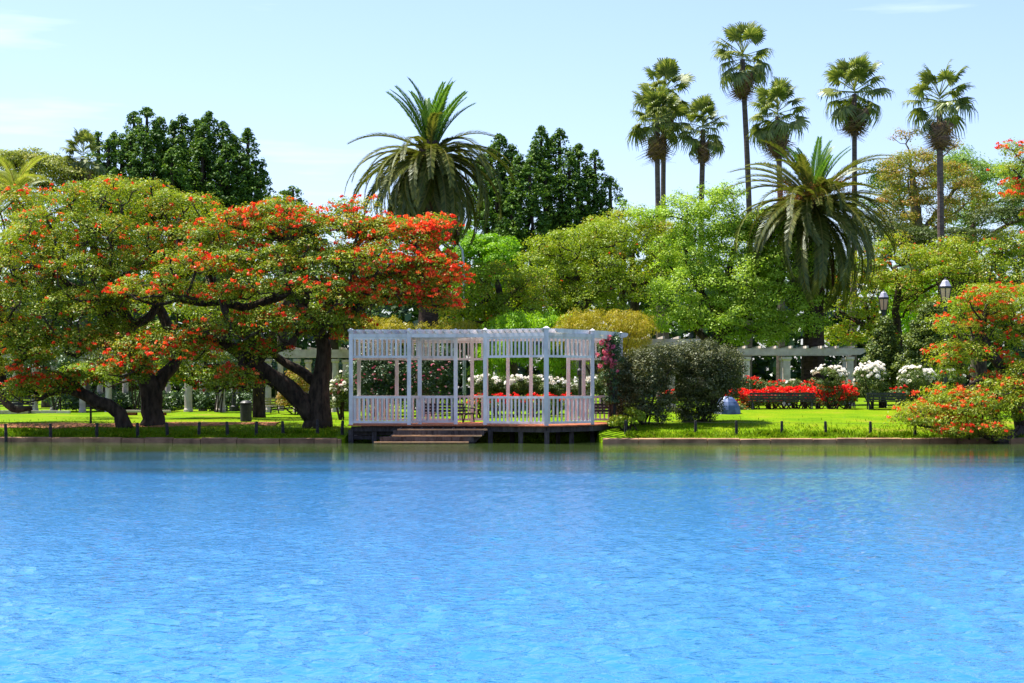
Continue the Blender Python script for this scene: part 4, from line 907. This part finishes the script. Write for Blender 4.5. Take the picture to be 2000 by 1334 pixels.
tree('broadleaf_tree', 'bright green broadleaf tree with airy upper twigs beside the right date palm', 'tree', 1400, 94,
     [[(1400, 812, 0, .32), (1400, 700, 0, .28), (1405, 620, 0, .24), (1420, 540, .2, .18), (1440, 470, .4, .12), (1450, 430, .4, .07)], [(1405, 620, 0, .18), (1350, 540, 0, .13), (1340, 470, .2, .08), (1342, 410, .2, .05)], [(1400, 660, 0, .2), (1470, 600, -.6, .14), (1540, 560, -.9, .1), (1590, 540, -1, .06)], [(1400, 680, 0, .2), (1330, 620, -.6, .13), (1290, 590, -.8, .08)]],
     [(1510, 450, 70, 40, .6, 1.8, 26), (1430, 480, 70, 44, .8, 1.8, 24), (1350, 500, 70, 44, .6, 1.7, 22), (1540, 520, 62, 44, -.3, 1.7, 24), (1450, 545, 80, 46, -.6, 1.8, 28), (1350, 570, 76, 46, -.6, 1.7, 24), (1520, 590, 75, 36, -.9, 1.6, 24), (1420, 620, 90, 36, -1.2, 1.5, 26), (1310, 630, 56, 34, -.9, 1.3, 14), (1545, 640, 60, 26, -.9, 1.3, 14), (1480, 660, 70, 18, -.6, 1.2, 11),
      (1345, 412, 46, 26, .4, .9, 8), (1385, 442, 70, 26, .4, 1.3, 16), (1410, 395, 30, 24, .4, .8, 8), (1585, 480, 24, 26, 0, .8, 6), (1275, 420, 30, 14, .8, .6, 4)],
     pad=(.72, .50), per=290, ln=.118, leaf='bright', asp=.6, tb=.74, low=.6, inner=.3, crook=.1)
tree('broadleaf_tree', 'thin airy treetop of pale sprays in front of the fan palm trunks', 'tree', 1215, 104,
     [[(1215, 806, 0, .25), (1215, 600, 0, .2), (1218, 500, 0, .14), (1222, 430, 0, .06)], [(1215, 560, 0, .15), (1300, 470, 0, .08), (1370, 410, 0, .05)]],
     [(1222, 412, 26, 18, 0, .8, 5), (1400, 378, 60, 22, 0, .8, 8), (1330, 400, 40, 22, 0, .8, 5)], pad=(.5, .35), per=60, ln=.13, leaf='bright', tb=.4, low=.7, inner=.1)
tree('broadleaf_tree', 'pale green rounded tree between the date palm and the dark conifers', 'tree', 950, 96,
     [[(950, 808, 0, .35), (950, 650, 0, .28), (952, 560, 0, .2), (955, 510, 0, .12)]],
     [(968, 500, 42, 34, 0, 1.8, 18), (925, 490, 34, 30, .8, 1.6, 11), (960, 560, 60, 44, -.6, 1.8, 20), (910, 560, 40, 50, 0, 1.6, 12), (905, 480, 30, 40, 1.2, 1.5, 8)], pad=(.62, .36), per=300, ln=.13, leaf='lime', tb=.25, asp=.6)
# far right background group
tree('coral_tree', 'olive coral tree with twisted limbs behind the two lantern posts', 'tree', 1762, 98,
     [[(1762, 812, 0, .34), (1760, 690, 0, .28), (1752, 640, 0, .24), (1750, 600, 0, .2), (1755, 560, 0, .17), (1748, 520, .2, .12)], [(1752, 640, 0, .18), (1700, 640, -.4, .14), (1670, 625, -.5, .11), (1640, 610, -.6, .08)], [(1750, 590, 0, .15), (1800, 570, -.2, .1), (1830, 555, -.3, .07)], [(1700, 640, -.4, .1), (1690, 590, -.4, .08)]],
     [(1750, 505, 70, 34, .4, 2.2, 17), (1690, 540, 44, 32, 0, 1.8, 9), (1820, 530, 60, 34, 0, 2.0, 14), (1755, 560, 60, 26, -.6, 1.7, 11), (1660, 610, 40, 30, -.4, 1.4, 8), (1690, 655, 50, 26, -.2, 1.4, 8), (1640, 660, 36, 24, 0, 1.3, 6), (1800, 600, 50, 30, -.2, 1.5, 9)],
     pad=(.85, .52), per=270, ln=.125, leaf='ceibo_green', flowers=(lambda x, y: 1.4, .1, 6), group='coral trees in the garden behind', tb=.6)
tree('coral_tree', 'sunlit coral tree crown above the far right lantern', 'tree', 1915, 95,
     [[(1915, 812, 0, .34), (1915, 680, 0, .28), (1905, 600, 0, .22), (1910, 540, 0, .14)], [(1905, 600, 0, .17), (1860, 550, 0, .1)], [(1905, 600, 0, .17), (1960, 540, 0, .1)]],
     [(1900, 500, 80, 30, .4, 2.2, 18), (1980, 490, 50, 34, .4, 2.0, 12), (1860, 530, 50, 30, -.2, 1.7, 11), (1950, 540, 60, 34, -.6, 1.8, 12), (1890, 590, 60, 34, -.4, 1.7, 10), (2020, 560, 50, 60, 0, 1.8, 8)],
     pad=(.85, .52), per=270, ln=.125, leaf='ceibo_green', flowers=(lambda x, y: 1.1, .1, 6), group='coral trees in the garden behind', tb=.62)
tree('broadleaf_tree', 'tall rust and olive coloured tree behind the lone fan palm', 'tree', 1800, 116,
     [[(1800, 800, 0, .4), (1800, 560, 0, .3), (1795, 440, 0, .24), (1790, 380, 0, .16), (1780, 330, 0, .08)], [(1795, 460, 0, .2), (1850, 390, 0, .13), (1880, 350, 0, .07)], [(1800, 470, 0, .18), (1850, 430, -.5, .12), (1885, 400, -.5, .07)]],
     [(1785, 326, 56, 28, 0, 2.2, 17), (1770, 370, 50, 40, -.4, 2.0, 15), (1850, 350, 50, 34, 0, 2.0, 13), (1800, 420, 66, 40, -.8, 2.2, 18), (1890, 400, 50, 40, 0, 2.0, 12), (1745, 440, 40, 36, 0, 1.6, 9)],
     pad=(.85, .5), per=260, ln=.14, leaf='rust', bark='bark_grey', tb=.55, inner=.25, low=.6)
tree('broadleaf_tree', 'fresh green rounded trees edge behind the rust coloured tree', 'tree', 1905, 125,
     [[(1905, 798, 0, .4), (1905, 560, 0, .3), (1900, 430, 0, .2), (1900, 370, 0, .1)]],
     [(1880, 345, 60, 36, 0, 2.4, 18), (1950, 360, 60, 38, 0, 2.4, 18), (1735, 390, 40, 50, 0, 2.0, 13), (1930, 420, 90, 44, -.6, 2.4, 22), (1725, 340, 26, 30, 0, 1.2, 5), (1860, 310, 30, 20, 0, 1.2, 4), (2010, 400, 50, 60, 0, 2.4, 14)],
     pad=(.95, .6), per=280, ln=.16, leaf='pale', bark='bark_grey', tb=.45, low=.5)
tree('broadleaf_tree', 'sparse treetop with bare purplish twigs beside the lone fan palm crown', 'tree', 1785, 120,
     [[(1785, 799, 0, .3), (1785, 500, 0, .22), (1780, 350, 0, .12), (1775, 290, 0, .05)], [(1780, 350, 0, .1), (1850, 300, 0, .04)]],
     [(1775, 266, 42, 12, 0, .8, 9), (1850, 285, 30, 14, 0, .8, 5)], pad=(.55, .3), per=50, ln=.14, leaf='rust', bark='bark_grey', tb=.7, low=.7, inner=.1)
tree('cedar_tree', 'dark spreading cedar with flat foliage layers behind the right coral trees', 'tree', 1870, 106,
     [[(1870, 806, 0, .45), (1870, 600, 0, .36), (1880, 500, 0, .25), (1900, 440, 0, .12)], [(1880, 500, 0, .2), (1800, 470, 0, .14), (1740, 460, 0, .08)], [(1880, 500, 0, .2), (1950, 450, 0, .14), (1990, 430, 0, .08)]],
     [(1760, 462, 60, 16, 0, 2.2, 14), (1850, 470, 80, 20, -.5, 2.4, 18), (1950, 430, 60, 22, 0, 2.2, 15), (1910, 470, 70, 20, -1, 2.0, 14), (1700, 445, 50, 24, 0, 2.0, 9), (1985, 405, 30, 20, 0, 1.6, 6), (1790, 500, 80, 16, -.4, 1.8, 8)],
     pad=(1.0, .34), per=270, ln=.14, leaf='flat_dark', asp=.35, tb=.5, low=.2)
# left background
tree('broadleaf_tree', 'dark green tree filling the gaps behind the left coral trees', 'tree', 215, 98,
     [[(215, 806, 0, .4), (215, 680, 0, .3), (220, 560, 0, .22), (220, 480, 0, .12)]],
     [(60, 540, 110, 80, 0, 2, 18), (230, 520, 110, 80, 0, 2, 20), (400, 530, 110, 70, 0, 2, 18), (150, 640, 160, 40, 0, 2, 12)], pad=(1.1, .85), per=170, ln=.2, leaf='hedge', asp=.6, tb=.55, twigs=0)
tree('broadleaf_tree', 'dark green tree between the red coral tree and the date palm trunk', 'tree', 650, 99,
     [[(650, 806, 0, .4), (650, 680, 0, .3), (655, 580, 0, .22), (660, 520, 0, .12)]],
     [(620, 550, 90, 60, 0, 2, 16), (740, 560, 80, 60, 0, 2, 14), (680, 640, 110, 30, 0, 2, 8)], pad=(1.1, .85), per=170, ln=.2, leaf='hedge', asp=.6, tb=.7, twigs=0)
tree('broadleaf_tree', 'rounded yellow green tree with sky showing through its layers at the upper left', 'tree', 95, 100,
     [[(95, 806, 0, .4), (95, 560, 0, .3), (90, 450, 0, .22), (80, 390, 0, .14)], [(92, 460, 0, .18), (135, 400, 0, .13), (165, 370, 0, .08)], [(90, 440, 0, .15), (40, 370, 0, .1)]],
     [(60, 318, 60, 16, 0, 2.4, 18), (115, 335, 50, 16, 0, 2.2, 13), (150, 358, 36, 18, 0, 1.8, 10), (40, 360, 50, 22, -.6, 2.0, 9), (120, 390, 56, 20, -.8, 1.8, 10), (165, 395, 30, 20, -.4, 1.4, 6), (10, 340, 30, 30, 0, 2, 8), (90, 440, 90, 30, 0, 2, 10)],
     pad=(.80, .34), per=330, ln=.13, leaf='yellowgreen', tb=.5, asp=.6)

# ------------------------------------------------------------------ dark conifers: upright tufted spires
def conifer(label, bx, Y, spires, per=3.2):
    g = G(bx, Y); o = thing('conifer_tree', label, 'tree', g, 'dark conifers')
    topz = max(P(0, s[1], Y)[2] for s in spires); mb = MB(); c = np.array([g[0], Y, g[2]])
    xs = np.mean([s[0] for s in spires]); fork = P(xs, max(s[1] for s in spires) + 110, Y)
    mb.tube([g - [0, 0, .2], (g + fork) / 2, fork], [.75, .6, .5], 10, wob=.1)
    pc = []; pr = []
    for (px, py, w_, h_, dy) in spires:
        tip = P(px, py, Y + dy); H = h_ * S(Y); W = w_ * S(Y) * .92; base = tip - [0, 0, H]
        mb.tube([fork, (fork + base) / 2 + [0, 0, -.4], base, tip - [0, 0, H * .25], tip - [0, 0, .2]], [.28, .22, .16, .09, .03], 6, wob=.05)
        n = int(46 * (H / 3.0) * (W / .75) ** 1.2)
        for _ in range(n):
            t = RNG.random() ** .8; r = W * (min(1, (1 - t) * 1.5) ** .75) * (0.72 + .28 * min(1, t * 3)); a = RNG.random() * 2 * PI; q = math.sqrt(RNG.uniform(.55, 1.0))
            pc.append(base + [r * q * math.cos(a), r * q * math.sin(a), H * t * .97]); pr.append(RNG.uniform(.24, .38) * (1 - .25 * t))
    mb.build('trunk', M['bark'], o, smooth=True)
    pc = np.array(pc); pr = np.array(pr); k = len(pc); nl = 24
    R = np.stack([pr, pr, pr * .8], 1); p, n = pad_points(pc, R, nl, .5, .55)
    t = np.repeat(RNG.normal(.45, .12, k), nl) + RNG.normal(0, .2, k * nl)
    leaves('crown', p, n, .17 * RNG.uniform(.7, 1.3, k * nl), t, M['conifer'], o, .55)
conifer('tall dark conifer with rounded upright spires, left half of the left pair', 262, 112,
        [(287, 208, 50, 120, 0), (262, 215, 36, 120, .8), (312, 225, 36, 130, .6), (282, 255, 44, 130, -1.2), (255, 262, 34, 120, -.8), (224, 255, 34, 110, .4), (238, 262, 30, 110, -.5), (212, 272, 30, 100, -.6), (192, 255, 26, 90, 0), (336, 290, 44, 120, -1.6), (300, 300, 44, 120, -1.8), (265, 325, 50, 110, -1.8), (225, 330, 44, 110, -1.4), (195, 320, 36, 100, -.4), (308, 235, 30, 140, .9), (180, 370, 44, 80, -.4), (290, 380, 60, 80, -1.6), (240, 395, 50, 70, -1.5)])
conifer('tall dark conifer with rounded upright spires, right half of the left pair', 430, 114,
        [(408, 217, 46, 130, 0), (355, 222, 40, 130, .5), (340, 236, 34, 130, 0), (383, 232, 40, 130, .9), (436, 236, 46, 130, 0), (398, 240, 44, 130, -1), (484, 250, 40, 130, .3), (455, 262, 40, 130, .4), (350, 265, 44, 120, -1.2), (395, 275, 48, 140, -1.8), (445, 282, 50, 130, -1.4), (500, 312, 44, 110, 0), (430, 310, 46, 120, -2), (475, 300, 46, 130, -1.0), (380, 335, 50, 100, -1.8), (345, 285, 50, 120, -2), (415, 365, 56, 100, -2), (465, 365, 60, 100, -1.6), (505, 345, 36, 90, -.6), (360, 380, 50, 70, -1.9), (430, 410, 60, 70, -1.8)])
conifer('small dark conifer top between the left pair and the date palm', 560, 116, [(572, 362, 30, 60, 0), (555, 372, 34, 60, -.5), (540, 385, 30, 50, -.5), (582, 385, 24, 60, 0), (562, 398, 50, 60, -1)])
conifer('tall dark conifer right of the date palm, left mass of spires', 990, 114,
        [(975, 260, 44, 120, .5), (1000, 282, 34, 120, .3), (960, 285, 40, 130, .8), (1015, 300, 36, 120, -.6), (1012, 328, 34, 110, -1.2), (985, 310, 44, 120, 0), (950, 320, 44, 120, 0), (940, 300, 36, 120, .6), (970, 350, 44, 110, -1.2), (1000, 380, 50, 130, -2), (1040, 385, 46, 130, -2), (1035, 310, 36, 110, -1.4), (985, 430, 56, 90, -2.2), (1020, 450, 56, 90, -2.2), (950, 390, 44, 100, -1), (1060, 420, 50, 110, -1.8)])
conifer('tall dark conifer right of the date palm, its side branch leaning right', 1100, 116,
        [(1057, 247, 36, 120, 0), (1093, 250, 42, 120, 0), (1045, 275, 34, 120, -.8), (1072, 270, 34, 120, .5), (1130, 280, 40, 120, .3), (1162, 292, 32, 110, 0), (1112, 295, 40, 130, -1), (1065, 312, 38, 120, -1.6), (1150, 330, 34, 100, -.4), (1095, 340, 46, 120, -1.6), (1130, 350, 44, 120, -1.2), (1192, 345, 36, 80, 0), (1175, 375, 40, 90, -.6), (1105, 400, 50, 110, -2), (1145, 410, 54, 100, -1.6), (1080, 430, 50, 100, -2), (1180, 410, 50, 80, -1), (1120, 450, 70, 90, -2)])

# ------------------------------------------------------------------ shrubs, hedges, roses
def bush(name, label, cat, px, Y, lobes, leaf, per=260, pad=(.4, .3), ln=.08, asp=.5, group=None, tb=.5, tv=.25, low=.7, inner=.35, t=None, stems=7, bark='bark'):
    g = G(px, Y); o = thing(name, label, cat, g, group); pads = lobe_pads(lobes, Y); k = len(pads)
    mb = MB(); ref = [pads[i] for i in RNG.choice(k, min(stems, k), replace=False)]
    for q in ref:
        b = g + [RNG.normal(0, .12), RNG.normal(0, .12), -.05]; mb.tube([b, (b + q) / 2 + RNG.normal(size=3) * .08, q], [.04, .03, .012], 5)
    mb.build('stems', M[bark], o)
    R = np.array([pad[0], pad[0], pad[1]])[None] * RNG.uniform(.7, 1.3, (k, 3)); p, n = pad_points(pads, R, per, low, inner)
    p[:, 2] = np.maximum(p[:, 2], gz(p[:, 0], p[:, 1]) + .02)
    tt = np.repeat(RNG.normal(tb, .1, k), per) + RNG.normal(0, tv, k * per)
    leaves('foliage', p, n, ln * RNG.uniform(.7, 1.35, k * per), tt, M[leaf], o, asp, t=(None if t is None else t(len(p))))
    return o
bush('shrub', 'dark grey green rounded shrub beside the right end of the pavilion', 'shrub', 1255, 71.2,
     [(1248, 735, 66, 44, 0, 1.2, 44), (1253, 780, 58, 34, -.2, 1.0, 28), (1292, 702, 50, 24, .2, 1.0, 18), (1212, 745, 26, 30, 0, .7, 9), (1258, 808, 44, 18, -.1, .8, 16)], 'shrub', 270, (.38, .30), .085)
bush('shrub', 'larger dark shrub with a black shaded base right of the grey green one', 'shrub', 1375, 72.5,
     [(1370, 705, 78, 34, 0, 1.5, 46), (1378, 750, 60, 40, -.2, 1.4, 38), (1362, 790, 40, 26, 0, 1.0, 20), (1362, 812, 30, 12, 0, .7, 10), (1330, 720, 40, 34, .2, 1.1, 14), (1425, 735, 30, 36, .2, 1.0, 14)], 'shrub', 270, (.40, .32), .088, tb=.42)
bush('shrub', 'left cone shaped clipped shrub below the smaller lantern', 'shrub', 1722, 85.5,
     [(1730, 636, 8, 14, 0, .25, 5), (1727, 660, 18, 20, 0, .5, 11), (1723, 690, 28, 26, 0, .7, 18), (1720, 722, 36, 30, 0, .9, 24), (1718, 756, 38, 28, 0, .9, 18)], 'cone', 300, (.34, .31), .10, asp=.62)
bush('shrub', 'right cone shaped clipped shrub, taller and leaning right', 'shrub', 1790, 84.5,
     [(1818, 612, 14, 16, 0, .4, 8), (1812, 640, 26, 24, 0, .7, 16), (1802, 676, 38, 30, 0, .9, 26), (1794, 715, 46, 34, 0, 1.1, 30), (1792, 755, 42, 30, 0, 1.0, 20)], 'cone', 300, (.35, .32), .10, asp=.62)
hang = lambda n: np.stack([RNG.normal(0, .35, n), RNG.normal(0, .35, n), -np.ones(n)], 1)
bush('weeping_shrub', 'lime green weeping tree seen above and through the pavilion', 'shrub', 1020, 85,
     [(1020, 640, 62, 28, 0, 1.6, 34), (985, 690, 60, 44, -.2, 1.4, 34), (1060, 690, 60, 44, 0, 1.5, 30), (960, 725, 36, 26, 0, 1.0, 12), (1100, 720, 40, 26, .2, 1.0, 12), (1080, 640, 40, 24, .3, 1.2, 12)], 'lime', 180, (.44, .36), .13, asp=.3, t=hang, tb=.5)
bush('weeping_shrub', 'feathery ochre yellow shrub behind the right end of the pavilion', 'shrub', 1185, 83.5,
     [(1175, 638, 92, 26, 0, 1.7, 50), (1240, 655, 38, 44, .2, 1.3, 26), (1140, 660, 50, 30, .3, 1.3, 16), (1225, 710, 44, 44, .2, 1.2, 20)], 'ochre', 200, (.44, .36), .15, asp=.14, t=hang, tb=.45)
bush('shrub', 'ochre shrub behind the left roof of the pavilion', 'shrub', 745, 86,
     [(745, 650, 60, 24, 0, 1.4, 22), (700, 660, 30, 20, 0, 1.0, 8), (890, 650, 40, 18, 0, 1.2, 10), (800, 660, 60, 20, 0, 1.2, 12)], 'ochre', 260, (.5, .34), .15, asp=.2, t=hang, tb=.35)
for (px, w_, lab) in ((735, 52, 'dark climbing rose thicket behind the left bay of the pavilion'), (835, 66, 'dark climbing rose thicket with pink blooms behind the middle bay of the pavilion')):
    o = bush('climbing_rose', lab, 'rose bush', px, 80.5, [(px, 735, w_, 36, 0, .9, 36), (px, 775, w_, 30, 0, .9, 30), (px + 5, 700, w_ * .9, 22, .2, .8, 20)], 'hedge', 230, (.40, .32), .085, tb=.3)
    n = 46; C = np.array([P(px + RNG.normal(0, w_ * .55), RNG.uniform(695, 775), 79.7 + RNG.uniform(-.3, .2)) for _ in range(n)])
    quads('blossoms', flower_quads(C, 8, .075, .07), np.repeat(RNG.random(n), 8), M['pinkrose'], o)
bush('hedge', 'dark leafy hedge under the cream pergola behind the upright trunk', 'hedge', 290, 89.0, [(x_, 786, 30, 18, 0, .7, 13) for x_ in (125, 175, 225, 275, 325, 385)], 'hedge', 200, (.42, .32), .11, tb=.6, stems=12)
bush('hedge', 'dark leafy hedge under the pergola left of the pavilion', 'hedge', 440, 89.2, [(x_, 788, 26, 20, 0, .7, 10) for x_ in (400, 445, 490, 640, 690)], 'hedge', 200, (.42, .32), .11, tb=.5, stems=12)
bush('hedge', 'tall dark hedge closing the lawn far behind the left pergola', 'hedge', 330, 112, [(x_, 735, 46, 26, 0, 1.2, 12) for x_ in range(-40, 760, 62)], 'hedge', 120, (.9, .65), .2, tb=.35, stems=12)
for px_, lab_ in ((110, 'dark climber draped over the left end of the long pergola'), (268, 'dark climber on the long pergola behind the upright trunk'), (425, 'dark climber on the long pergola above the litter bin')):
    bush('climbing_plant', lab_, 'climbing plant', px_, 86.5, [(px_, 702, 40, 18, 0, .8, 12), (px_ + 14, 735, 12, 30, .3, .4, 6)], 'hedge', 150, (.36, .28), .1, tb=.4, stems=4)
bush('shrub', 'small orange leaved shrub in the fork of the big trunk', 'shrub', 583, 83, [(583, 752, 26, 26, 0, .7, 16), (575, 780, 30, 22, 0, .7, 10)], 'rust', 220, (.34, .28), .09, tb=.7)

def bloom_mesh(m, r=.075, seed=0):
    g = np.random.default_rng(seed); Q = []; T = []
    for ring, (n, rr, z, tilt) in enumerate(((7, .72, -.1, .25), (6, .48, .18, .7), (4, .22, .38, 1.1))):
        for k in range(n):
            a = 2 * PI * k / n + ring * .4 + g.normal(0, .1); d = np.array([math.cos(a), math.sin(a), 0]); s = np.array([-d[1], d[0], 0]); u = d * math.cos(tilt) + np.array([0, 0, math.sin(tilt)])
            c = d * rr * .35 + np.array([0, 0, z * .8]); L_ = .75 - .12 * ring
            Q.append([c - s * .22, c + u * L_ * .6 - s * .42, c + u * L_, c + u * L_ * .6 + s * .42]); T.append(.35 + .25 * ring + g.normal(0, .1))
    o = quads('bloom', np.array(Q) * r, np.array(T), m, None, origin=(0, 0, 0)); me = o.data; bpy.data.objects.remove(o); return me
WB = [bloom_mesh(M['whiterose'], .098, k) for k in range(2)]; PB = [bloom_mesh(M['pinkrose'], .10, 5)]
def white_rose(px, py, Y, w_, h_, label, n=46, single=True, group='white rose bushes', leafn=14):
    """standard rose: (px,py) the middle of the flower head"""
    o = bush('rose_bush', label, 'rose bush', px, Y, [(px, py + h_ * .25, w_, h_, 0, w_ * S(Y) * .9, leafn), (px, py + h_ * 1.1, w_ * .6, h_ * .6, 0, w_ * S(Y) * .6, leafn // 2)], 'rose_leaf', 190, (.27, .2), .075, group=group, tb=.45, stems=5)
    c = P(px, py, Y); R = np.array([w_ * S(Y), w_ * S(Y) * .9, h_ * S(Y)]); C = []
    clus = [unit(RNG.normal(size=3) * [1, 1, .6] + [0, -.25, .7]) for _ in range(max(5, n // 5))]
    for i in range(n):
        d = unit(clus[i % len(clus)] + RNG.normal(size=3) * .2); C.append((c + d * R * RNG.uniform(.95, 1.18), d))
    if single:
        for i, (q, d) in enumerate(C):
            b = bpy.data.objects.new('bloom', WB[i % 2]); COL.objects.link(b); b.parent = o; b.location = Vector(q) - o.location
            b.rotation_mode = 'QUATERNION'; b.rotation_quaternion = Vector(d + RNG.normal(size=3) * .25 + [0, -.1, .5]).to_track_quat('Z', 'X'); s = random.uniform(.8, 1.3); b.scale = (s, s, s * .9)
    else:
        Q = np.array([q for q, d in C]); quads('blossoms', flower_quads(Q, 10, .10, .10), np.repeat(RNG.random(n), 10), M['whiterose'], o)
white_rose(1621, 735, 81.2, 32, 21, 'white rose bush highest above the red flowers, left of the three big ones', 64)
white_rose(1702, 735, 81.2, 34, 25, 'white rose bush in the middle of the three, in front of the left cone shrub', 74)
white_rose(1789, 736, 81, 32, 19, 'white rose bush in front of the right cone shaped shrub', 58)
white_rose(1856, 738, 80, 26, 14, 'white rose bush half hidden by the leaning coral tree', 26, False)
white_rose(1962, 738, 80, 32, 14, 'white rose bush seen through the dark gap of the leaning coral tree', 24, False)
for i, (px, lab) in enumerate(((942, 'in the entrance bay between two posts'), (975, 'left of the first rear post'), (1010, 'right behind the pale orange rear post'), (1042, 'behind the second rear post'), (1082, 'beside the thick front corner post'), (1122, 'next to the black iron pole'), (1168, 'next to the pink climbing rose'))):
    white_rose(px, 750 + RNG.uniform(-4, 4), 78 + .4 * (i % 2), 24, 14, 'white rose bush seen through the pavilion, ' + lab, 34, i < 4)
white_rose(1500, 757, 83.5, 22, 10, 'small white rose bush among dark red roses left of the pergola columns', 16, False)
white_rose(1548, 752, 84, 20, 9, 'small white rose bush at the foot of the pergola columns', 14, False)

def red_bush(px, py, Y, w_, h_, label, n, size=.11, m='redrose', group='red flower bed', pt=9, leaf='rose_leaf'):
    o = bush('flower_bush', label, 'flower bush', px, Y, [(px, py + 6, w_, h_, 0, w_ * S(Y) * .8, 12)], leaf, 150, (.24, .17), .075, group=group, tb=.55, stems=5)
    c = P(px, py, Y); R = np.array([w_ * S(Y), w_ * S(Y) * .8, h_ * S(Y)]) ; d = unit(RNG.normal(size=(n, 3)) * [1, 1, .8] + [0, -.45, .6]); C = c + d * R * RNG.uniform(.85, 1.2, (n, 1))
    quads('blossoms', flower_quads(C, pt, size, size * .85), np.repeat(RNG.random(n), pt), M[m], o)
RB = [(1440, 775, 82), (1472, 778, 82.4), (1505, 774, 82.2), (1535, 772, 82.6), (1565, 771, 82.3), (1596, 772, 82.1), (1628, 774, 81.4), (1652, 770, 82.2)]
RL = ['beside the dark shrub at the left end of the bed', 'above the left end of the long bench', 'above the middle of the long bench', 'below the pergola columns', 'above the right end of the long bench', 'just left of the tallest red clump', 'tallest red clump right of the long bench', 'under the first big white rose bush']
for (px, py, Y), l in zip(RB, RL): red_bush(px, py, Y, 22, 15 if px != 1628 else 19, 'bright red flower bush ' + l, 105 if px != 1628 else 140)
for (px, py, l) in ((1468, 748, 'left of the small white roses'), (1520, 756, 'between the two small white rose bushes'), (1580, 757, 'left of the first big white rose bush'), (1655, 757, 'between the first and second big white rose bushes'), (1760, 768, 'below the gap between the second and third big white rose bushes'), (1840, 765, 'under the half hidden white rose bush')):
    red_bush(px, py, 83.5, 22, 14, 'dark red rose bush ' + l, 26, .085, group='dark red rose bushes')
for i, (px, l) in enumerate(((935, 'beside the entrance post'), (970, 'left of the first rear post'), (1005, 'right of the first rear post'), (1040, 'behind the second rear post'), (1075, 'behind the thick corner post'), (1110, 'left of the black pole'))):
    red_bush(px, 783, 76.6, 20, 13, 'red flower bush seen through the pavilion balusters, ' + l, 34, .09, group='red flowers behind the pavilion')
red_bush(1308, 775, 79.3, 16, 12, 'red flower bush in the gap between the two dark shrubs', 22, .09)
red_bush(1440, 797, 80.5, 22, 10, 'low orange red flower clump beside the blue domed cover', 20, .07, 'orangefruit')

def pink_climber():
    Y = 70.0; o = bush('climbing_rose', 'pink climbing rose on a black pole at the right end of the pavilion', 'rose bush', 1200, Y,
                       [(1190, 695, 20, 30, 0, .4, 18), (1196, 668, 16, 12, 0, .35, 7), (1188, 735, 14, 26, 0, .35, 9), (1196, 775, 12, 22, 0, .3, 6)], 'hedge', 170, (.26, .22), .08, tb=.5)
    g = G(1199, Y); h = P(0, 668, Y)[2] - g[2]; mb = MB(); mb.lathe(tuple(g), [(.05, -.05), (.045, h), (.02, h + .1)], 8); mb.build('pole', M['black'], o)
    for i in range(44):
        q = P(1189 + RNG.normal(0, 12), 690 + RNG.normal(0, 19), Y - RNG.uniform(.15, .55)); b = bpy.data.objects.new('bloom', PB[0]); COL.objects.link(b); b.parent = o
        b.location = Vector(q) - o.location; b.rotation_mode = 'QUATERNION'; b.rotation_quaternion = Vector(RNG.normal(size=3) * .6 + [0, -.7, .5]).to_track_quat('Z', 'X'); s = random.uniform(.7, 1.2); b.scale = (s, s, s)
pink_climber()
def pink_bush():
    Y = 76; o = bush('rose_bush', 'pink and cream rose bush at the left end of the pavilion', 'rose bush', 666, Y, [(664, 760, 22, 18, 0, .5, 14), (668, 785, 22, 20, 0, .5, 12)], 'rose_leaf', 170, (.26, .22), .08, tb=.6)
    for i in range(34):
        q = P(663 + RNG.normal(0, 10), 754 + RNG.normal(0, 8), Y - RNG.uniform(.1, .6)); b = bpy.data.objects.new('bloom', (PB + WB)[i % 3]); COL.objects.link(b); b.parent = o
        b.location = Vector(q) - o.location; b.rotation_mode = 'QUATERNION'; b.rotation_quaternion = Vector(RNG.normal(size=3) * .6 + [0, -.6, .6]).to_track_quat('Z', 'X')
pink_bush()
# foot of the bank by the pavilion's right end
bush('shrub', 'low ragged weeds at the water side of the right pavilion corner', 'shrub', 1232, 69.2, [(1236, 815, 20, 14, 0, .5, 10), (1205, 826, 16, 10, 0, .4, 6)], 'ceibo_green', 160, (.22, .18), .08, tb=.5)

bush('broadleaf_tree', 'lime green tree glimpsed between the lantern posts behind the coral trees', 'tree', 1790, 103, [(1795, 600, 70, 60, 0, 2, 26), (1780, 690, 60, 50, 0, 1.8, 18)], 'lime', 170, (.7, .55), .16, asp=.55, tb=.4)
# the far wood that closes the gardens off: one mass of foliage
def far_wood():
    pads = []
    for x in np.arange(-75, 76, 1.15):
        for z in (1.2, 2.6, 4.2, 5.8, 7.4, 9.0, 10.6, 12.0):
            pads.append([x + RNG.normal(0, .7), 150 + RNG.normal(0, 2), z + RNG.normal(0, .6) + (z / 12) * (1.2 * math.sin(x * .23) + .8 * math.sin(x * .61))])
    for x in np.arange(-75, 76, 1.5):
        for z in (1.5, 3.4, 5.2, 7.0, 8.8, 10.6): pads.append([x + RNG.normal(0, .4), 158 + RNG.normal(0, 1), z + RNG.normal(0, .3)])
    pads = np.array(pads); k = len(pads); per = 32; R = np.tile([1.6, 1.6, 1.3], (k, 1)) * RNG.uniform(.8, 1.2, (k, 3)); p, n = pad_points(pads, R, per, .5, .5)
    quads('far_wood', leaf_quads(p, n, .95 * RNG.uniform(.5, 1.4, k * per), .66), np.repeat(RNG.normal(.35, .15, k), per) + RNG.normal(0, .2, k * per), M['hedge'], None, 'stuff')
far_wood()
